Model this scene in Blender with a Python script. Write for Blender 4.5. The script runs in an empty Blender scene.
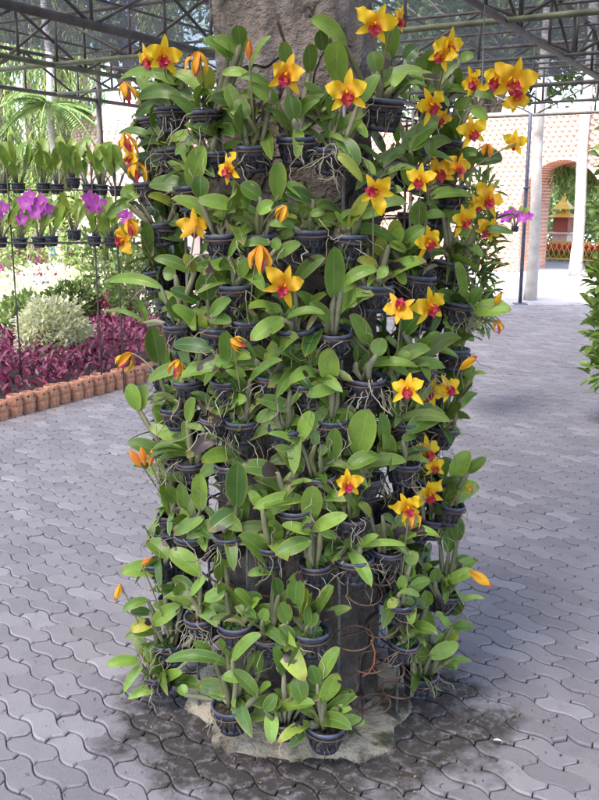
import bpy, math, random
import numpy as np
from mathutils import Vector, Matrix, Quaternion, noise
R = math.radians
C = bpy.context.scene.collection
SC = bpy.context.scene
V = Vector
rnd = random.Random(7)

# ------------------------------------------------------------------ camera
PITCH, F, CH, CD = R(12.8), 880.0, 1.6, 2.65
cam = bpy.data.cameras.new('camera'); camo = bpy.data.objects.new('camera', cam); C.objects.link(camo)
cam.sensor_fit = 'VERTICAL'; cam.sensor_height = 36.0; cam.lens = 36.0 * F / 800.0
cam.clip_start = 0.05; cam.clip_end = 1500
camo.location = (0, -CD, CH); camo.rotation_euler = (R(90) - PITCH, 0, 0)
SC.camera = camo
# ------------------------------------------------------------------ world, sun, exposure
SUN_EL, SUN_AZ = R(60), R(222)
w = bpy.data.worlds.new('World'); SC.world = w; w.use_nodes = True
nt = w.node_tree; sky = nt.nodes.new('ShaderNodeTexSky'); sky.sky_type = 'NISHITA'; sky.sun_disc = False
sky.sun_elevation = SUN_EL; sky.sun_rotation = SUN_AZ; sky.air_density = 1.0; sky.dust_density = 3.0
bg = nt.nodes['Background']; nt.links.new(sky.outputs[0], bg.inputs[0]); bg.inputs[1].default_value = 0.095
sl = bpy.data.lights.new('sun', 'SUN'); sl.energy = 1.5; sl.angle = R(16); sl.color = (1, 0.95, 0.88)
so = bpy.data.objects.new('sun', sl); C.objects.link(so)
sv = V((math.sin(SUN_AZ) * math.cos(SUN_EL), math.cos(SUN_AZ) * math.cos(SUN_EL), math.sin(SUN_EL)))
so.rotation_euler = sv.to_track_quat('Z', 'Y').to_euler(); so.location = sv * 30
SC.view_settings.view_transform = 'Standard'; SC.view_settings.look = 'None'
SC.view_settings.gamma = 1; SC.view_settings.use_curve_mapping = False
SC.view_settings.exposure = 3.3

# ------------------------------------------------------------------ helpers
CAMP = V((0, -CD, CH)); cp, sp = math.cos(PITCH), math.sin(PITCH)
def ray(px, py):
    x = (px - 299.5) / F; y = (400 - py) / F
    return V((x, cp + y * sp, -sp + y * cp))
def atY(px, py, Y):
    d = ray(px, py); return CAMP + d * (Y / d.y)
def atz(px, py, z):
    d = ray(px, py); return CAMP + d * ((z - CH) / d.z)
def cyl(px, py, r):
    """first point of the pixel's ray on a vertical cylinder round the trunk (nearest approach when it misses)"""
    d = ray(px, py); a = d.x ** 2 + d.y ** 2; b = 2 * (CAMP.x * d.x + CAMP.y * d.y); c = CAMP.x ** 2 + CAMP.y ** 2 - r * r
    q = b * b - 4 * a * c
    t = (-b - math.sqrt(q)) / (2 * a) if q > 0 else -b / (2 * a)
    return CAMP + d * t

class MB:
    def __init__(s): s.v = []; s.f = []; s.c = []; s.uv = []; s.anyc = False
    def add(s, verts, faces, col=None, uv=None):
        o = len(s.v); s.v.extend([tuple(p) for p in verts]); s.f.extend([tuple(i + o for i in f) for f in faces])
        s.c.extend([col or (0.5, 0, 0.5, 1)] * len(verts))
        s.uv.extend(uv if uv else [(0, 0)] * len(verts))
    def tube(s, pts, rad, n=6, col=None, cap=True):
        pts = [V(p) for p in pts]; m = len(pts)
        rr = rad if isinstance(rad, (list, tuple)) else [rad] * m
        vs = []; fs = []; ref = None
        for i, p in enumerate(pts):
            t = (pts[min(i + 1, m - 1)] - pts[max(i - 1, 0)])
            if t.length < 1e-9: t = V((0, 0, 1))
            t.normalize()
            if ref is None:
                ref = t.cross(V((0, 0, 1)) if abs(t.z) < 0.9 else V((1, 0, 0))).normalized()
            else:
                ref = (ref - t * ref.dot(t)); ref = ref.normalized() if ref.length > 1e-6 else t.orthogonal().normalized()
            b = t.cross(ref)
            for k in range(n):
                a = 2 * math.pi * k / n; vs.append(p + (ref * math.cos(a) + b * math.sin(a)) * rr[i])
        for i in range(m - 1):
            for k in range(n):
                fs.append((i * n + k, i * n + (k + 1) % n, (i + 1) * n + (k + 1) % n, (i + 1) * n + k))
        if cap: fs.append(tuple(range(n))[::-1]); fs.append(tuple((m - 1) * n + k for k in range(n)))
        s.add(vs, fs, col)
    def ring(s, c, r, t, nrm=(0, 0, 1), n=28, k=6, wob=0, col=None):
        nrm = V(nrm).normalized(); a = nrm.orthogonal().normalized(); b = nrm.cross(a)
        vs = []; fs = []
        for i in range(n):
            th = 2 * math.pi * i / n; d = a * math.cos(th) + b * math.sin(th); rr = r * (1 + wob * math.sin(2 * th + r * 999))
            for j in range(k):
                ph = 2 * math.pi * j / k; vs.append(V(c) + d * (rr + t * math.cos(ph)) + nrm * t * math.sin(ph))
        for i in range(n):
            for j in range(k):
                fs.append((i * k + j, ((i + 1) % n) * k + j, ((i + 1) % n) * k + (j + 1) % k, i * k + (j + 1) % k))
        s.add(vs, fs, col)
    def lathe(s, prof, n=20, base=(0, 0, 0), col=None):
        vs = []; fs = []; m = len(prof)
        for r, z in prof:
            for k in range(n):
                a = 2 * math.pi * k / n; vs.append((base[0] + r * math.cos(a), base[1] + r * math.sin(a), base[2] + z))
        for i in range(m - 1):
            for k in range(n):
                fs.append((i * n + k, i * n + (k + 1) % n, (i + 1) * n + (k + 1) % n, (i + 1) * n + k))
        s.add(vs, fs, col)
    def box(s, c, sx, sy, sz, rot=None, col=None):
        vs = [V((x * sx / 2, y * sy / 2, z * sz / 2)) for x in (-1, 1) for y in (-1, 1) for z in (-1, 1)]
        if rot is not None: vs = [rot @ v for v in vs]
        vs = [v + V(c) for v in vs]
        s.add(vs, [(0, 1, 3, 2), (4, 6, 7, 5), (0, 4, 5, 1), (2, 3, 7, 6), (0, 2, 6, 4), (1, 5, 7, 3)], col)
    def leaf(s, base, tip, width, nh, bow=0.15, fold=0.18, bowdir=None, nl=9, col=None, prof='leaf', wave=0.0, twist=0.0, nc=5):
        base, tip = V(base), V(tip); L = (tip - base).length
        if L < 1e-6: return
        nh = V(nh); bd = V(bowdir) if bowdir is not None else nh
        ctrl = (base + tip) / 2 + bd.normalized() * bow * L * 2
        vs = []; uv = []; fs = []; ph = rnd.uniform(0, 6.28)
        for i in range(nl + 1):
            t = i / nl
            p = base * (1 - t) ** 2 + ctrl * 2 * t * (1 - t) + tip * t * t
            T = ((ctrl - base) * (1 - t) + (tip - ctrl) * t); T.normalize()
            S = T.cross(nh)
            S = S.normalized() if S.length > 1e-5 else T.orthogonal().normalized()
            if twist: S = Quaternion(T, twist * (t - 0.3)) @ S
            N = S.cross(T)
            if prof == 'leaf':
                ww = (max(0.0, math.sin(math.pi * min(1, 0.02 + 0.98 * t) ** 0.94))) ** 0.52
                ww = max(ww, 0.16 if t < 0.12 else 0.0)
            elif prof == 'petal': ww = math.sin(math.pi * min(1, 0.06 + 0.94 * t) ** 0.85) ** 0.75
            else: ww = math.sin(math.pi * (0.05 + 0.93 * t)) ** 0.9
            if i == nl: ww = 0.03
            h = ww * width / 2
            for k in range(nc):
                u = -1 + 2 * k / (nc - 1)
                wv = wave * h * math.sin(t * 11 + ph + (2 if u > 0 else 0)) * abs(u) ** 2
                vs.append(p + S * (u * h) + N * (fold * h * abs(u) ** 1.4 + wv)); uv.append((u * 0.5 + 0.5, t))
        for i in range(nl):
            for k in range(nc - 1):
                a = i * nc + k; fs.append((a, a + 1, a + nc + 1, a + nc))
        s.add(vs, fs, col, uv)
    def build(s, name, mat, parent=None, loc=None, smooth=True):
        me = bpy.data.meshes.new(name); me.from_pydata(s.v, [], s.f)
        if len(s.c):
            a = me.color_attributes.new('tint', 'FLOAT_COLOR', 'POINT')
            a.data.foreach_set('color', np.array(s.c, dtype=np.float32).ravel())
            ul = me.uv_layers.new(name='UVMap'); li = np.zeros(len(me.loops), dtype=np.int32); me.loops.foreach_get('vertex_index', li)
            ul.data.foreach_set('uv', np.array(s.uv, dtype=np.float32)[li].ravel())
        if smooth: me.polygons.foreach_set('use_smooth', np.ones(len(me.polygons), dtype=bool))
        me.update(); o = bpy.data.objects.new(name, me); C.objects.link(o)
        if mat: me.materials.append(mat)
        if parent is not None:
            o.parent = parent
        if loc is not None: o.location = loc
        return o

def shift(mb, off):
    off = V(off); mb.v = [tuple(V(p) - off) for p in mb.v]; return mb
def tag(o, label=None, cat=None, group=None, kind=None):
    if label: o['label'] = label
    if cat: o['category'] = cat
    if group: o['group'] = group
    if kind: o['kind'] = kind
    return o
def empty(name, loc, label=None, cat=None, group=None):
    o = bpy.data.objects.new(name, None); C.objects.link(o); o.location = loc; o.empty_display_size = 0.05
    return tag(o, label, cat, group)
def copyobj(o, parent=None, loc=None):
    c = o.copy(); C.objects.link(c)
    if parent is not None: c.parent = parent
    if loc is not None: c.location = loc
    return c
def copytree(o, parent=None):
    c = copyobj(o, parent)
    for ch in list(o.children): copytree(ch, c)
    return c

# ------------------------------------------------------------------ materials
def nodes(name):
    m = bpy.data.materials.new(name); m.use_nodes = True
    return m, m.node_tree, m.node_tree.nodes['Principled BSDF']
def mixc(nt, fac, a, b):
    n = nt.nodes.new('ShaderNodeMix'); n.data_type = 'RGBA'
    for sock, val in ((n.inputs[0], fac), (n.inputs[6], a), (n.inputs[7], b)):
        if isinstance(val, bpy.types.NodeSocket): nt.links.new(val, sock)
        elif isinstance(val, (tuple, list)): sock.default_value = (*val[:3], 1)
        else: sock.default_value = val
    return n.outputs[2]
def mth(nt, op, a, b=0.0):
    n = nt.nodes.new('ShaderNodeMath'); n.operation = op
    for sock, val in ((n.inputs[0], a), (n.inputs[1], b)):
        if isinstance(val, bpy.types.NodeSocket): nt.links.new(val, sock)
        else: sock.default_value = val
    return n.outputs[0]
def ramp(nt, fac, lo, hi):
    n = nt.nodes.new('ShaderNodeMapRange'); n.inputs[1].default_value = lo; n.inputs[2].default_value = hi
    nt.links.new(fac, n.inputs[0]); return n.outputs[0]
def noi(nt, scale, detail=4, rough=0.55, coord='Object', dist=0.0, vec=None):
    n = nt.nodes.new('ShaderNodeTexNoise'); n.inputs['Scale'].default_value = scale; n.inputs['Detail'].default_value = detail
    n.inputs['Roughness'].default_value = rough; n.inputs['Distortion'].default_value = dist
    if vec is None:
        tc = nt.nodes.new('ShaderNodeTexCoord'); vec = tc.outputs[coord]
    nt.links.new(vec, n.inputs['Vector']); return n.outputs[0]
def bump(nt, b, h, strength=0.5, dist=0.01):
    n = nt.nodes.new('ShaderNodeBump'); n.inputs['Strength'].default_value = strength; n.inputs['Distance'].default_value = dist
    nt.links.new(h, n.inputs['Height']); nt.links.new(n.outputs[0], b.inputs['Normal'])
def plain(name, c1, c2=None, rough=0.6, scale=8, bumps=0.0, bscale=60, metal=0, lo=0.35, hi=0.65, bd=0.005, coord='Object'):
    m, nt, b = nodes(name); b.inputs['Roughness'].default_value = rough; b.inputs['Metallic'].default_value = metal
    if c2:
        nt.links.new(mixc(nt, ramp(nt, noi(nt, scale, coord=coord), lo, hi), c1, c2), b.inputs['Base Color'])
    else: b.inputs['Base Color'].default_value = (*c1, 1)
    if bumps: bump(nt, b, noi(nt, bscale, 5, coord=coord), bumps, bd)
    return m
def attr(nt, name='tint'):
    n = nt.nodes.new('ShaderNodeAttribute'); n.attribute_name = name
    s = nt.nodes.new('ShaderNodeSeparateColor'); nt.links.new(n.outputs[0], s.inputs[0]); return s.outputs
def leafmat(name, dark, light, yellow, spot=(0.05, 0.03, 0.03), rough=0.4, trans=0.25, midrib=True, spec=0.4):
    """tint.r: dark to light leaf; tint.g: amount of brown blotching; tint.b: yellowing"""
    m, nt, b = nodes(name); r, g, bl = attr(nt)
    c = mixc(nt, r, dark, light); c = mixc(nt, bl, c, yellow)
    tc = nt.nodes.new('ShaderNodeTexCoord')
    n1 = noi(nt, 14, 3); c = mixc(nt, mth(nt, 'MULTIPLY', ramp(nt, n1, 0.4, 0.75), 0.45), c, tuple(x * 0.62 for x in dark))
    h = None
    if midrib:
        sx = nt.nodes.new('ShaderNodeSeparateXYZ'); nt.links.new(tc.outputs['UV'], sx.inputs[0])
        d = mth(nt, 'ABSOLUTE', mth(nt, 'SUBTRACT', sx.outputs[0], 0.5))
        rib = ramp(nt, d, 0.035, 0.0); c = mixc(nt, mth(nt, 'MULTIPLY', rib, 0.4), c, tuple(min(1, x * 1.25 + .03) for x in light))
        edge = ramp(nt, d, 0.40, 0.5); c = mixc(nt, mth(nt, 'MULTIPLY', edge, 0.25), c, tuple(min(1, x * 1.1 + .02) for x in yellow))
        wv = nt.nodes.new('ShaderNodeTexWave'); wv.inputs['Scale'].default_value = 6; wv.inputs['Distortion'].default_value = 1.5
        nt.links.new(tc.outputs['UV'], wv.inputs['Vector']); h = mth(nt, 'ADD', mth(nt, 'MULTIPLY', wv.outputs[1], 0.15), mth(nt, 'MULTIPLY', rib, -0.6))
        wv.bands_direction = 'X'
        # small scars and dust specks
        v = nt.nodes.new('ShaderNodeTexNoise'); v.inputs['Scale'].default_value = 95; nt.links.new(tc.outputs['Object'], v.inputs['Vector'])
        c = mixc(nt, mth(nt, 'MULTIPLY', ramp(nt, v.outputs[0], 0.62, 0.72), 0.5), c, (0.16, 0.13, 0.06))
        tipf = mth(nt, 'MULTIPLY', ramp(nt, mth(nt, 'ADD', sx.outputs[1], mth(nt, 'MULTIPLY', g, .12)), .93, 1.02), .8); c = mixc(nt, tipf, c, (.23, .17, .05))
        n2 = noi(nt, 22, 2, 0.4); lim = mth(nt, 'SUBTRACT', 0.86, mth(nt, 'MULTIPLY', g, 0.42))
        f = mth(nt, 'MULTIPLY', mth(nt, 'GREATER_THAN', g, 0.05), ramp(nt, mth(nt, 'SUBTRACT', n2, lim), 0.0, 0.03)); c = mixc(nt, f, c, spot)
    nt.links.new(c, b.inputs['Base Color']); b.inputs['Roughness'].default_value = rough; b.inputs['Specular IOR Level'].default_value = spec
    if h is not None: bump(nt, b, h, 0.35, 0.004)
    if trans:
        out = nt.nodes['Material Output']; t = nt.nodes.new('ShaderNodeBsdfTranslucent'); nt.links.new(c, t.inputs[0])
        mx = nt.nodes.new('ShaderNodeMixShader'); mx.inputs[0].default_value = trans
        nt.links.new(b.outputs[0], mx.inputs[1]); nt.links.new(t.outputs[0], mx.inputs[2]); nt.links.new(mx.outputs[0], out.inputs[0])
    return m
def petalmat(name, tipc, basec, trans=0.3):
    m, nt, b = nodes(name); tc = nt.nodes.new('ShaderNodeTexCoord'); sx = nt.nodes.new('ShaderNodeSeparateXYZ'); nt.links.new(tc.outputs['UV'], sx.inputs[0])
    r, g, bl = attr(nt)
    c = mixc(nt, ramp(nt, sx.outputs[1], 0.05, 0.55), basec, tipc); c = mixc(nt, g, c, (0.72, 0.24, 0.02))
    c = mixc(nt, mth(nt, 'MULTIPLY', ramp(nt, noi(nt, 60, 3), 0.45, 0.75), 0.35), c, basec)
    nt.links.new(c, b.inputs['Base Color']); b.inputs['Roughness'].default_value = 0.5
    t = nt.nodes.new('ShaderNodeBsdfTranslucent'); nt.links.new(c, t.inputs[0]); mx = nt.nodes.new('ShaderNodeMixShader'); mx.inputs[0].default_value = trans
    nt.links.new(b.outputs[0], mx.inputs[1]); nt.links.new(t.outputs[0], mx.inputs[2]); nt.links.new(mx.outputs[0], nt.nodes['Material Output'].inputs[0])
    return m

M = {}
M['leaf'] = leafmat('orchid leaf', (0.036, 0.100, 0.018), (0.26, 0.44, 0.072), (0.50, 0.47, 0.06), rough=0.31, trans=.14, spec=.5)
M['bulb'] = leafmat('pseudobulb', (0.09, 0.11, 0.05), (0.27, 0.26, 0.19), (0.35, 0.30, 0.12), rough=0.7, trans=0, midrib=False)
M['petal'] = petalmat('yellow petal', (0.90, 0.635, 0.012), (0.86, 0.42, 0.008))
M['lip'] = petalmat('magenta lip', (0.44, 0.006, 0.06), (0.66, 0.24, 0.012), 0.15)
M['pot'] = plain('blue black plastic', (0.010, 0.012, 0.022), (0.035, 0.04, 0.07), 0.5, 25, 0.15, 120)
M['rim'] = plain('blue grey plastic rim', (0.035, 0.042, 0.075), (0.10, 0.11, 0.16), 0.45, 25, 0.15, 120)
M['mix'] = plain('charcoal potting mix', (0.02, 0.016, 0.012), (0.10, 0.075, 0.05), 0.95, 90, 1.0, 150, bd=0.01)
M['moss'] = leafmat('moss', (0.05, 0.14, 0.02), (0.14, 0.30, 0.04), (0.2, 0.3, 0.05), rough=0.7, midrib=False)
M['root'] = leafmat('aerial root', (0.10, 0.07, 0.045), (0.50, 0.45, 0.34), (0.4, 0.4, 0.3), rough=0.8, trans=0, midrib=False)
M['rust'] = plain('rusty wire', (0.06, 0.037, 0.027), (0.14, 0.08, 0.056), 0.8, 30, 0.4, 150)
M['steel'] = plain('grey steel rod', (0.16, 0.16, 0.17), (0.28, 0.27, 0.26), 0.55, 40, 0.2, 100, metal=0.3)
M['truss'] = plain('weathered steel tube', (0.045, 0.042, 0.040), (0.10, 0.09, 0.075), 0.7, 6, 0.3, 60)
M['trussgreen'] = plain('mossy steel tube', (0.07, 0.078, 0.045), (0.14, 0.15, 0.085), 0.7, 6, 0.3, 60)
M['bluepole'] = plain('dark blue painted steel', (0.05, 0.055, 0.10), (0.10, 0.105, 0.15), 0.5, 6)
M['terracotta'] = plain('terracotta', (0.33, 0.14, 0.085), (0.52, 0.27, 0.18), 0.85, 9, 0.5, 50, coord='Generated')
M['hole'] = plain('dark hole', (0.02, 0.012, 0.01), None, 0.9)

def barkmat():
    m, nt, b = nodes('bark')
    n1 = noi(nt, 2.6, 6, 0.6, dist=0.6); n2 = noi(nt, 11, 6, 0.65); n3 = noi(nt, 45, 4, 0.6)
    c = mixc(nt, ramp(nt, n1, 0.38, 0.64), (0.075, 0.063, 0.055), (0.25, 0.20, 0.178))
    c = mixc(nt, ramp(nt, n2, 0.52, 0.72), c, (0.30, 0.265, 0.245))
    vo = nt.nodes.new('ShaderNodeTexVoronoi'); vo.feature = 'DISTANCE_TO_EDGE'; vo.inputs['Scale'].default_value = 7
    tc = nt.nodes.new('ShaderNodeTexCoord'); mp = nt.nodes.new('ShaderNodeMapping'); mp.inputs['Scale'].default_value = (1, 1, 0.55)
    ad = nt.nodes.new('ShaderNodeMixRGB'); ad.blend_type = 'ADD'; ad.inputs[0].default_value = 0.22
    nn = nt.nodes.new('ShaderNodeTexNoise'); nn.inputs['Scale'].default_value = 6; nt.links.new(tc.outputs['Object'], nn.inputs['Vector'])
    nt.links.new(tc.outputs['Object'], mp.inputs[0]); nt.links.new(mp.outputs[0], ad.inputs[1]); nt.links.new(nn.outputs[1], ad.inputs[2]); nt.links.new(ad.outputs[0], vo.inputs['Vector'])
    crack = ramp(nt, vo.outputs['Distance'], 0.045, 0.0)
    crack = mth(nt, 'MULTIPLY', crack, ramp(nt, noi(nt, 3.5, 2), 0.45, 0.6))
    c = mixc(nt, mth(nt, 'MULTIPLY', crack, 0.85), c, (0.028, 0.022, 0.018))
    # damp lower bark, its dark tone painted higher as shade in the gaps
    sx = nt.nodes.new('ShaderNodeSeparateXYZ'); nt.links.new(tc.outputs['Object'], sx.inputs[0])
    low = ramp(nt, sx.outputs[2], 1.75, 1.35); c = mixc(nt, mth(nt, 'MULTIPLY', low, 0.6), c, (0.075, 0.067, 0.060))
    nt.links.new(c, b.inputs['Base Color']); b.inputs['Roughness'].default_value = 0.9
    h = mth(nt, 'ADD', mth(nt, 'MULTIPLY', n2, 0.7), mth(nt, 'MULTIPLY', n3, 0.35)); h = mth(nt, 'SUBTRACT', h, mth(nt, 'MULTIPLY', crack, 0.6))
    bump(nt, b, h, 1.0, 0.05); return m
M['bark'] = barkmat()

def pavermat():
    m, nt, b = nodes('concrete paver')
    g = nt.nodes.new('ShaderNodeNewGeometry'); rp = g.outputs['Random Per Island']
    c = mixc(nt, rp, (0.205, 0.188, 0.208), (0.285, 0.264, 0.286))
    n1 = noi(nt, 1.1, 5, 0.6); c = mixc(nt, mth(nt, 'MULTIPLY', ramp(nt, n1, 0.45, 0.75), 0.4), c, (0.19, 0.175, 0.17))
    n2 = noi(nt, 9, 6, 0.7); c = mixc(nt, mth(nt, 'MULTIPLY', ramp(nt, n2, 0.5, 0.72), 0.35), c, (0.13, 0.125, 0.13))
    n3 = noi(nt, 220, 2, 0.5); c = mixc(nt, mth(nt, 'MULTIPLY', ramp(nt, n3, 0.55, 0.7), 0.35), c, (0.34, 0.33, 0.34))
    # white efflorescence on some blocks
    f = mth(nt, 'MULTIPLY', mth(nt, 'GREATER_THAN', rp, 0.9), ramp(nt, n2, 0.4, 0.6)); c = mixc(nt, mth(nt, 'MULTIPLY', f, 0.30), c, (0.42, 0.41, 0.43))
    # dirt spread round the trunk base
    tc = nt.nodes.new('ShaderNodeTexCoord'); mp = nt.nodes.new('ShaderNodeMapping'); mp.inputs['Location'].default_value = (-0.04, 0.16, 0); mp.inputs['Scale'].default_value = (1.0, 1.3, 0)
    nt.links.new(tc.outputs['Object'], mp.inputs[0]); ln = nt.nodes.new('ShaderNodeVectorMath'); ln.operation = 'LENGTH'; nt.links.new(mp.outputs[0], ln.inputs[0])
    n4 = noi(nt, 5.5, 5, 0.65); d = mth(nt, 'ADD', ln.outputs['Value'], mth(nt, 'MULTIPLY', mth(nt, 'SUBTRACT', n4, 0.5), 0.8))
    dirt = mth(nt, 'MULTIPLY', ramp(nt, d, 0.69, 0.53), 0.95); c = mixc(nt, mth(nt, 'MULTIPLY', dirt, ramp(nt, noi(nt, 28, 4, 0.7), 0.25, 0.5)), c, (0.042, 0.035, 0.031))
    nt.links.new(c, b.inputs['Base Color']); nt.links.new(mth(nt, 'ADD', 0.55, mth(nt, 'MULTIPLY', n2, 0.3)), b.inputs['Roughness'])
    b.inputs['Specular IOR Level'].default_value = 0.4
    bump(nt, b, mth(nt, 'ADD', n3, mth(nt, 'MULTIPLY', n2, 1.6)), 0.5, 0.004); return m
M['paver'] = pavermat()

# ------------------------------------------------------------------ ground
gm = MB(); S = 400
gm.add([(-S, -S, -0.016), (S, -S, -0.016), (S, S, -0.016), (-S, S, -0.016)], [(0, 1, 2, 3)])
tag(gm.build('ground', plain('joint sand and soil', (0.025, 0.022, 0.020), (0.06, 0.052, 0.045), 0.95, 6, 0.6, 80)), kind='structure')

def paving():
    mb_v = []; mb_f = []
    L, W, A, B, gap = 0.166, 0.084, 0.0125, 0.0105, 0.0042
    a = R(-44); e1 = V((math.sin(a), math.cos(a), 0)); e2 = V((math.cos(a), -math.sin(a), 0)); org = V((0, -CD, 0))
    rn = random.Random(3)
    def st(s, t):  # paver wave
        return e1 * (s + B * math.sin(2 * math.pi * t / W)) + e2 * (t + A * math.sin(2 * math.pi * s / L))
    for j in range(-70, 200):
        for i in range(-60, 115):
            s0 = i * L + (j % 2) * L / 2; t0 = j * W
            c = org + e1 * (s0 + L / 2) + e2 * (t0 + W / 2); Yd = c.y + CD
            if Yd < 0.9 or Yd > 14.0 or abs(c.x) > 0.40 * Yd + 0.9: continue
            n, k = 8, 4; out = []
            g = gap / 2
            for q in range(n): out.append((s0 + g + (L - 2 * g) * q / n, t0 + g))
            for q in range(k): out.append((s0 + L - g, t0 + g + (W - 2 * g) * q / k))
            for q in range(n): out.append((s0 + L - g - (L - 2 * g) * q / n, t0 + W - g))
            for q in range(k): out.append((s0 + g, t0 + W - g - (W - 2 * g) * q / k))
            sc, tcc = s0 + L / 2, t0 + W / 2; ix, iy = 1 - 0.010 / L, 1 - 0.010 / W
            dz = rn.gauss(0, 0.0014) - (.004 if rn.random() < .03 else 0); tx = rn.gauss(0, 0.009); ty = rn.gauss(0, 0.013)
            o = len(mb_v); m = len(out)
            for (s_, t_) in out:
                p = org + st(s_, t_); mb_v.append((p.x, p.y, -0.02))
            for (s_, t_) in out:
                p = org + st(s_, t_); mb_v.append((p.x, p.y, -0.0035 + dz))
            for (s_, t_) in out:
                p = org + st(sc + (s_ - sc) * ix, tcc + (t_ - tcc) * iy)
                mb_v.append((p.x, p.y, dz + (s_ - sc) * tx + (t_ - tcc) * ty))
            for q in range(m):
                r = (q + 1) % m
                mb_f.append((o + q, o + r, o + m + r, o + m + q)); mb_f.append((o + m + q, o + m + r, o + 2 * m + r, o + 2 * m + q))
            mb_f.append(tuple(o + 2 * m + q for q in range(m)))
    me = bpy.data.meshes.new('pavement'); me.from_pydata(mb_v, [], mb_f); me.update(); me.materials.append(M['paver'])
    o = bpy.data.objects.new('pavement', me); C.objects.link(o); tag(o, kind='structure')
paving()
# sunlit concrete court beyond the pavers
cm = MB(); cm.add([(-14, 11.1, 0.001), (22, 11.1, 0.001), (22, 40, 0.001), (-14, 40, 0.001)], [(0, 1, 2, 3)])
tag(cm.build('path', plain('pale concrete', (0.36, 0.34, 0.34), (0.46, 0.44, 0.43), 0.9, 1.2, 0.3, 30)), kind='structure')

# mortar collar round the trunk foot
def collar():
    mb = MB(); n, m = 72, 10; vs = []; fs = []
    def rad(th):
        p = V((math.cos(th) * 1.6, math.sin(th) * 1.6, 3.1)); return 0.385 + 0.09 * noise.noise(p * 1.3) + 0.04 * noise.noise(p * 3) + .022 * noise.noise(p * 10)
    for i in range(m + 1):
        t = i / m
        for k in range(n):
            th = 2 * math.pi * k / n; r = 0.18 + (rad(th) - 0.18) * t
            z = 0.040 * (1 - t ** 3) + 0.010 * noise.noise(V((math.cos(th) * r * 9, math.sin(th) * r * 9, 0))) * (1 - t ** 4)
            if i == m: z = -0.010
            vs.append((r * math.cos(th), r * math.sin(th), z))
    for i in range(m):
        for k in range(n): fs.append((i * n + k, (i + 1) * n + k, (i + 1) * n + (k + 1) % n, i * n + (k + 1) % n))
    mb.add(vs, fs)
    mt, nt, b = nodes('cream mortar')
    c = mixc(nt, ramp(nt, noi(nt, 7, 6, 0.65), 0.35, 0.65), (0.40, 0.33, 0.245), (0.60, 0.52, 0.41))
    c = mixc(nt, ramp(nt, noi(nt, 9, 3, 0.5, dist=0.4), 0.58, 0.66), c, (0.10, 0.105, 0.03))
    c = mixc(nt, ramp(nt, noi(nt, 4.2, 5, 0.6), 0.56, 0.64), c, (0.07, 0.06, 0.052))
    tc = nt.nodes.new('ShaderNodeTexCoord'); ln = nt.nodes.new('ShaderNodeVectorMath'); ln.operation = 'LENGTH'; nt.links.new(tc.outputs['Object'], ln.inputs[0])
    dd = mth(nt, 'ADD', ln.outputs['Value'], mth(nt, 'MULTIPLY', mth(nt, 'SUBTRACT', noi(nt, 10, 5, .7), .5), .35)); c = mixc(nt, ramp(nt, dd, .37, .44), c, (0.045, 0.038, 0.033))
    nt.links.new(c, b.inputs['Base Color']); b.inputs['Roughness'].default_value = 0.95; bump(nt, b, noi(nt, 40, 6, 0.65), 1.0, 0.03)
    tag(mb.build('mortar_collar', mt), 'cracked cream mortar collar with moss patches round the foot of the trunk', 'mortar')
collar()
# loose debris on the dirt
dm = MB(); rn = random.Random(5)
for _ in range(500):
    th = rn.uniform(0, 6.28); r = 0.36 + abs(rn.gauss(0, 0.22)); p = V((0.10 + r * math.cos(th) * 1.15, -0.05 + r * math.sin(th), 0.006))
    s_ = rn.uniform(0.0012, 0.0042); q = Quaternion((rn.random(), rn.random(), rn.random()), rn.uniform(0, 3)).to_matrix()
    dm.box(p, s_ * 2, s_, s_, q, (rn.random() ** 3 * .6, 0, 0, 1))
for _ in range(160):
    Y = rn.uniform(1.5, 7); p = V((rn.uniform(-.38, .38) * Y, Y - CD, 0.005)); d = V((rn.gauss(0, 1), rn.gauss(0, 1), .1)).normalized(); l = rn.uniform(.006, .02)
    dm.leaf(p, p + d * l, l * rn.uniform(.2, .5), (rn.gauss(0, .3), rn.gauss(0, .3), 1), .15, .4, nl=4, nc=3, col=(rn.random() ** 2 * .7, 0, rn.random() * .5, 1))
tag(dm.build('soil', M['root'], smooth=False), kind='stuff')
lm = MB(); p = atz(497, 740, 0.012); lm.leaf(p + V((-0.012, 0, 0)), p + V((0.012, -0.012, 0.004)), 0.010, (0, 0, 1), 0.1)
tag(lm.build('paper_scrap', plain('white scrap', (0.7, 0.7, 0.72), None, 0.8)), 'tiny white scrap lying on the pavers right of the trunk', 'litter')

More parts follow.
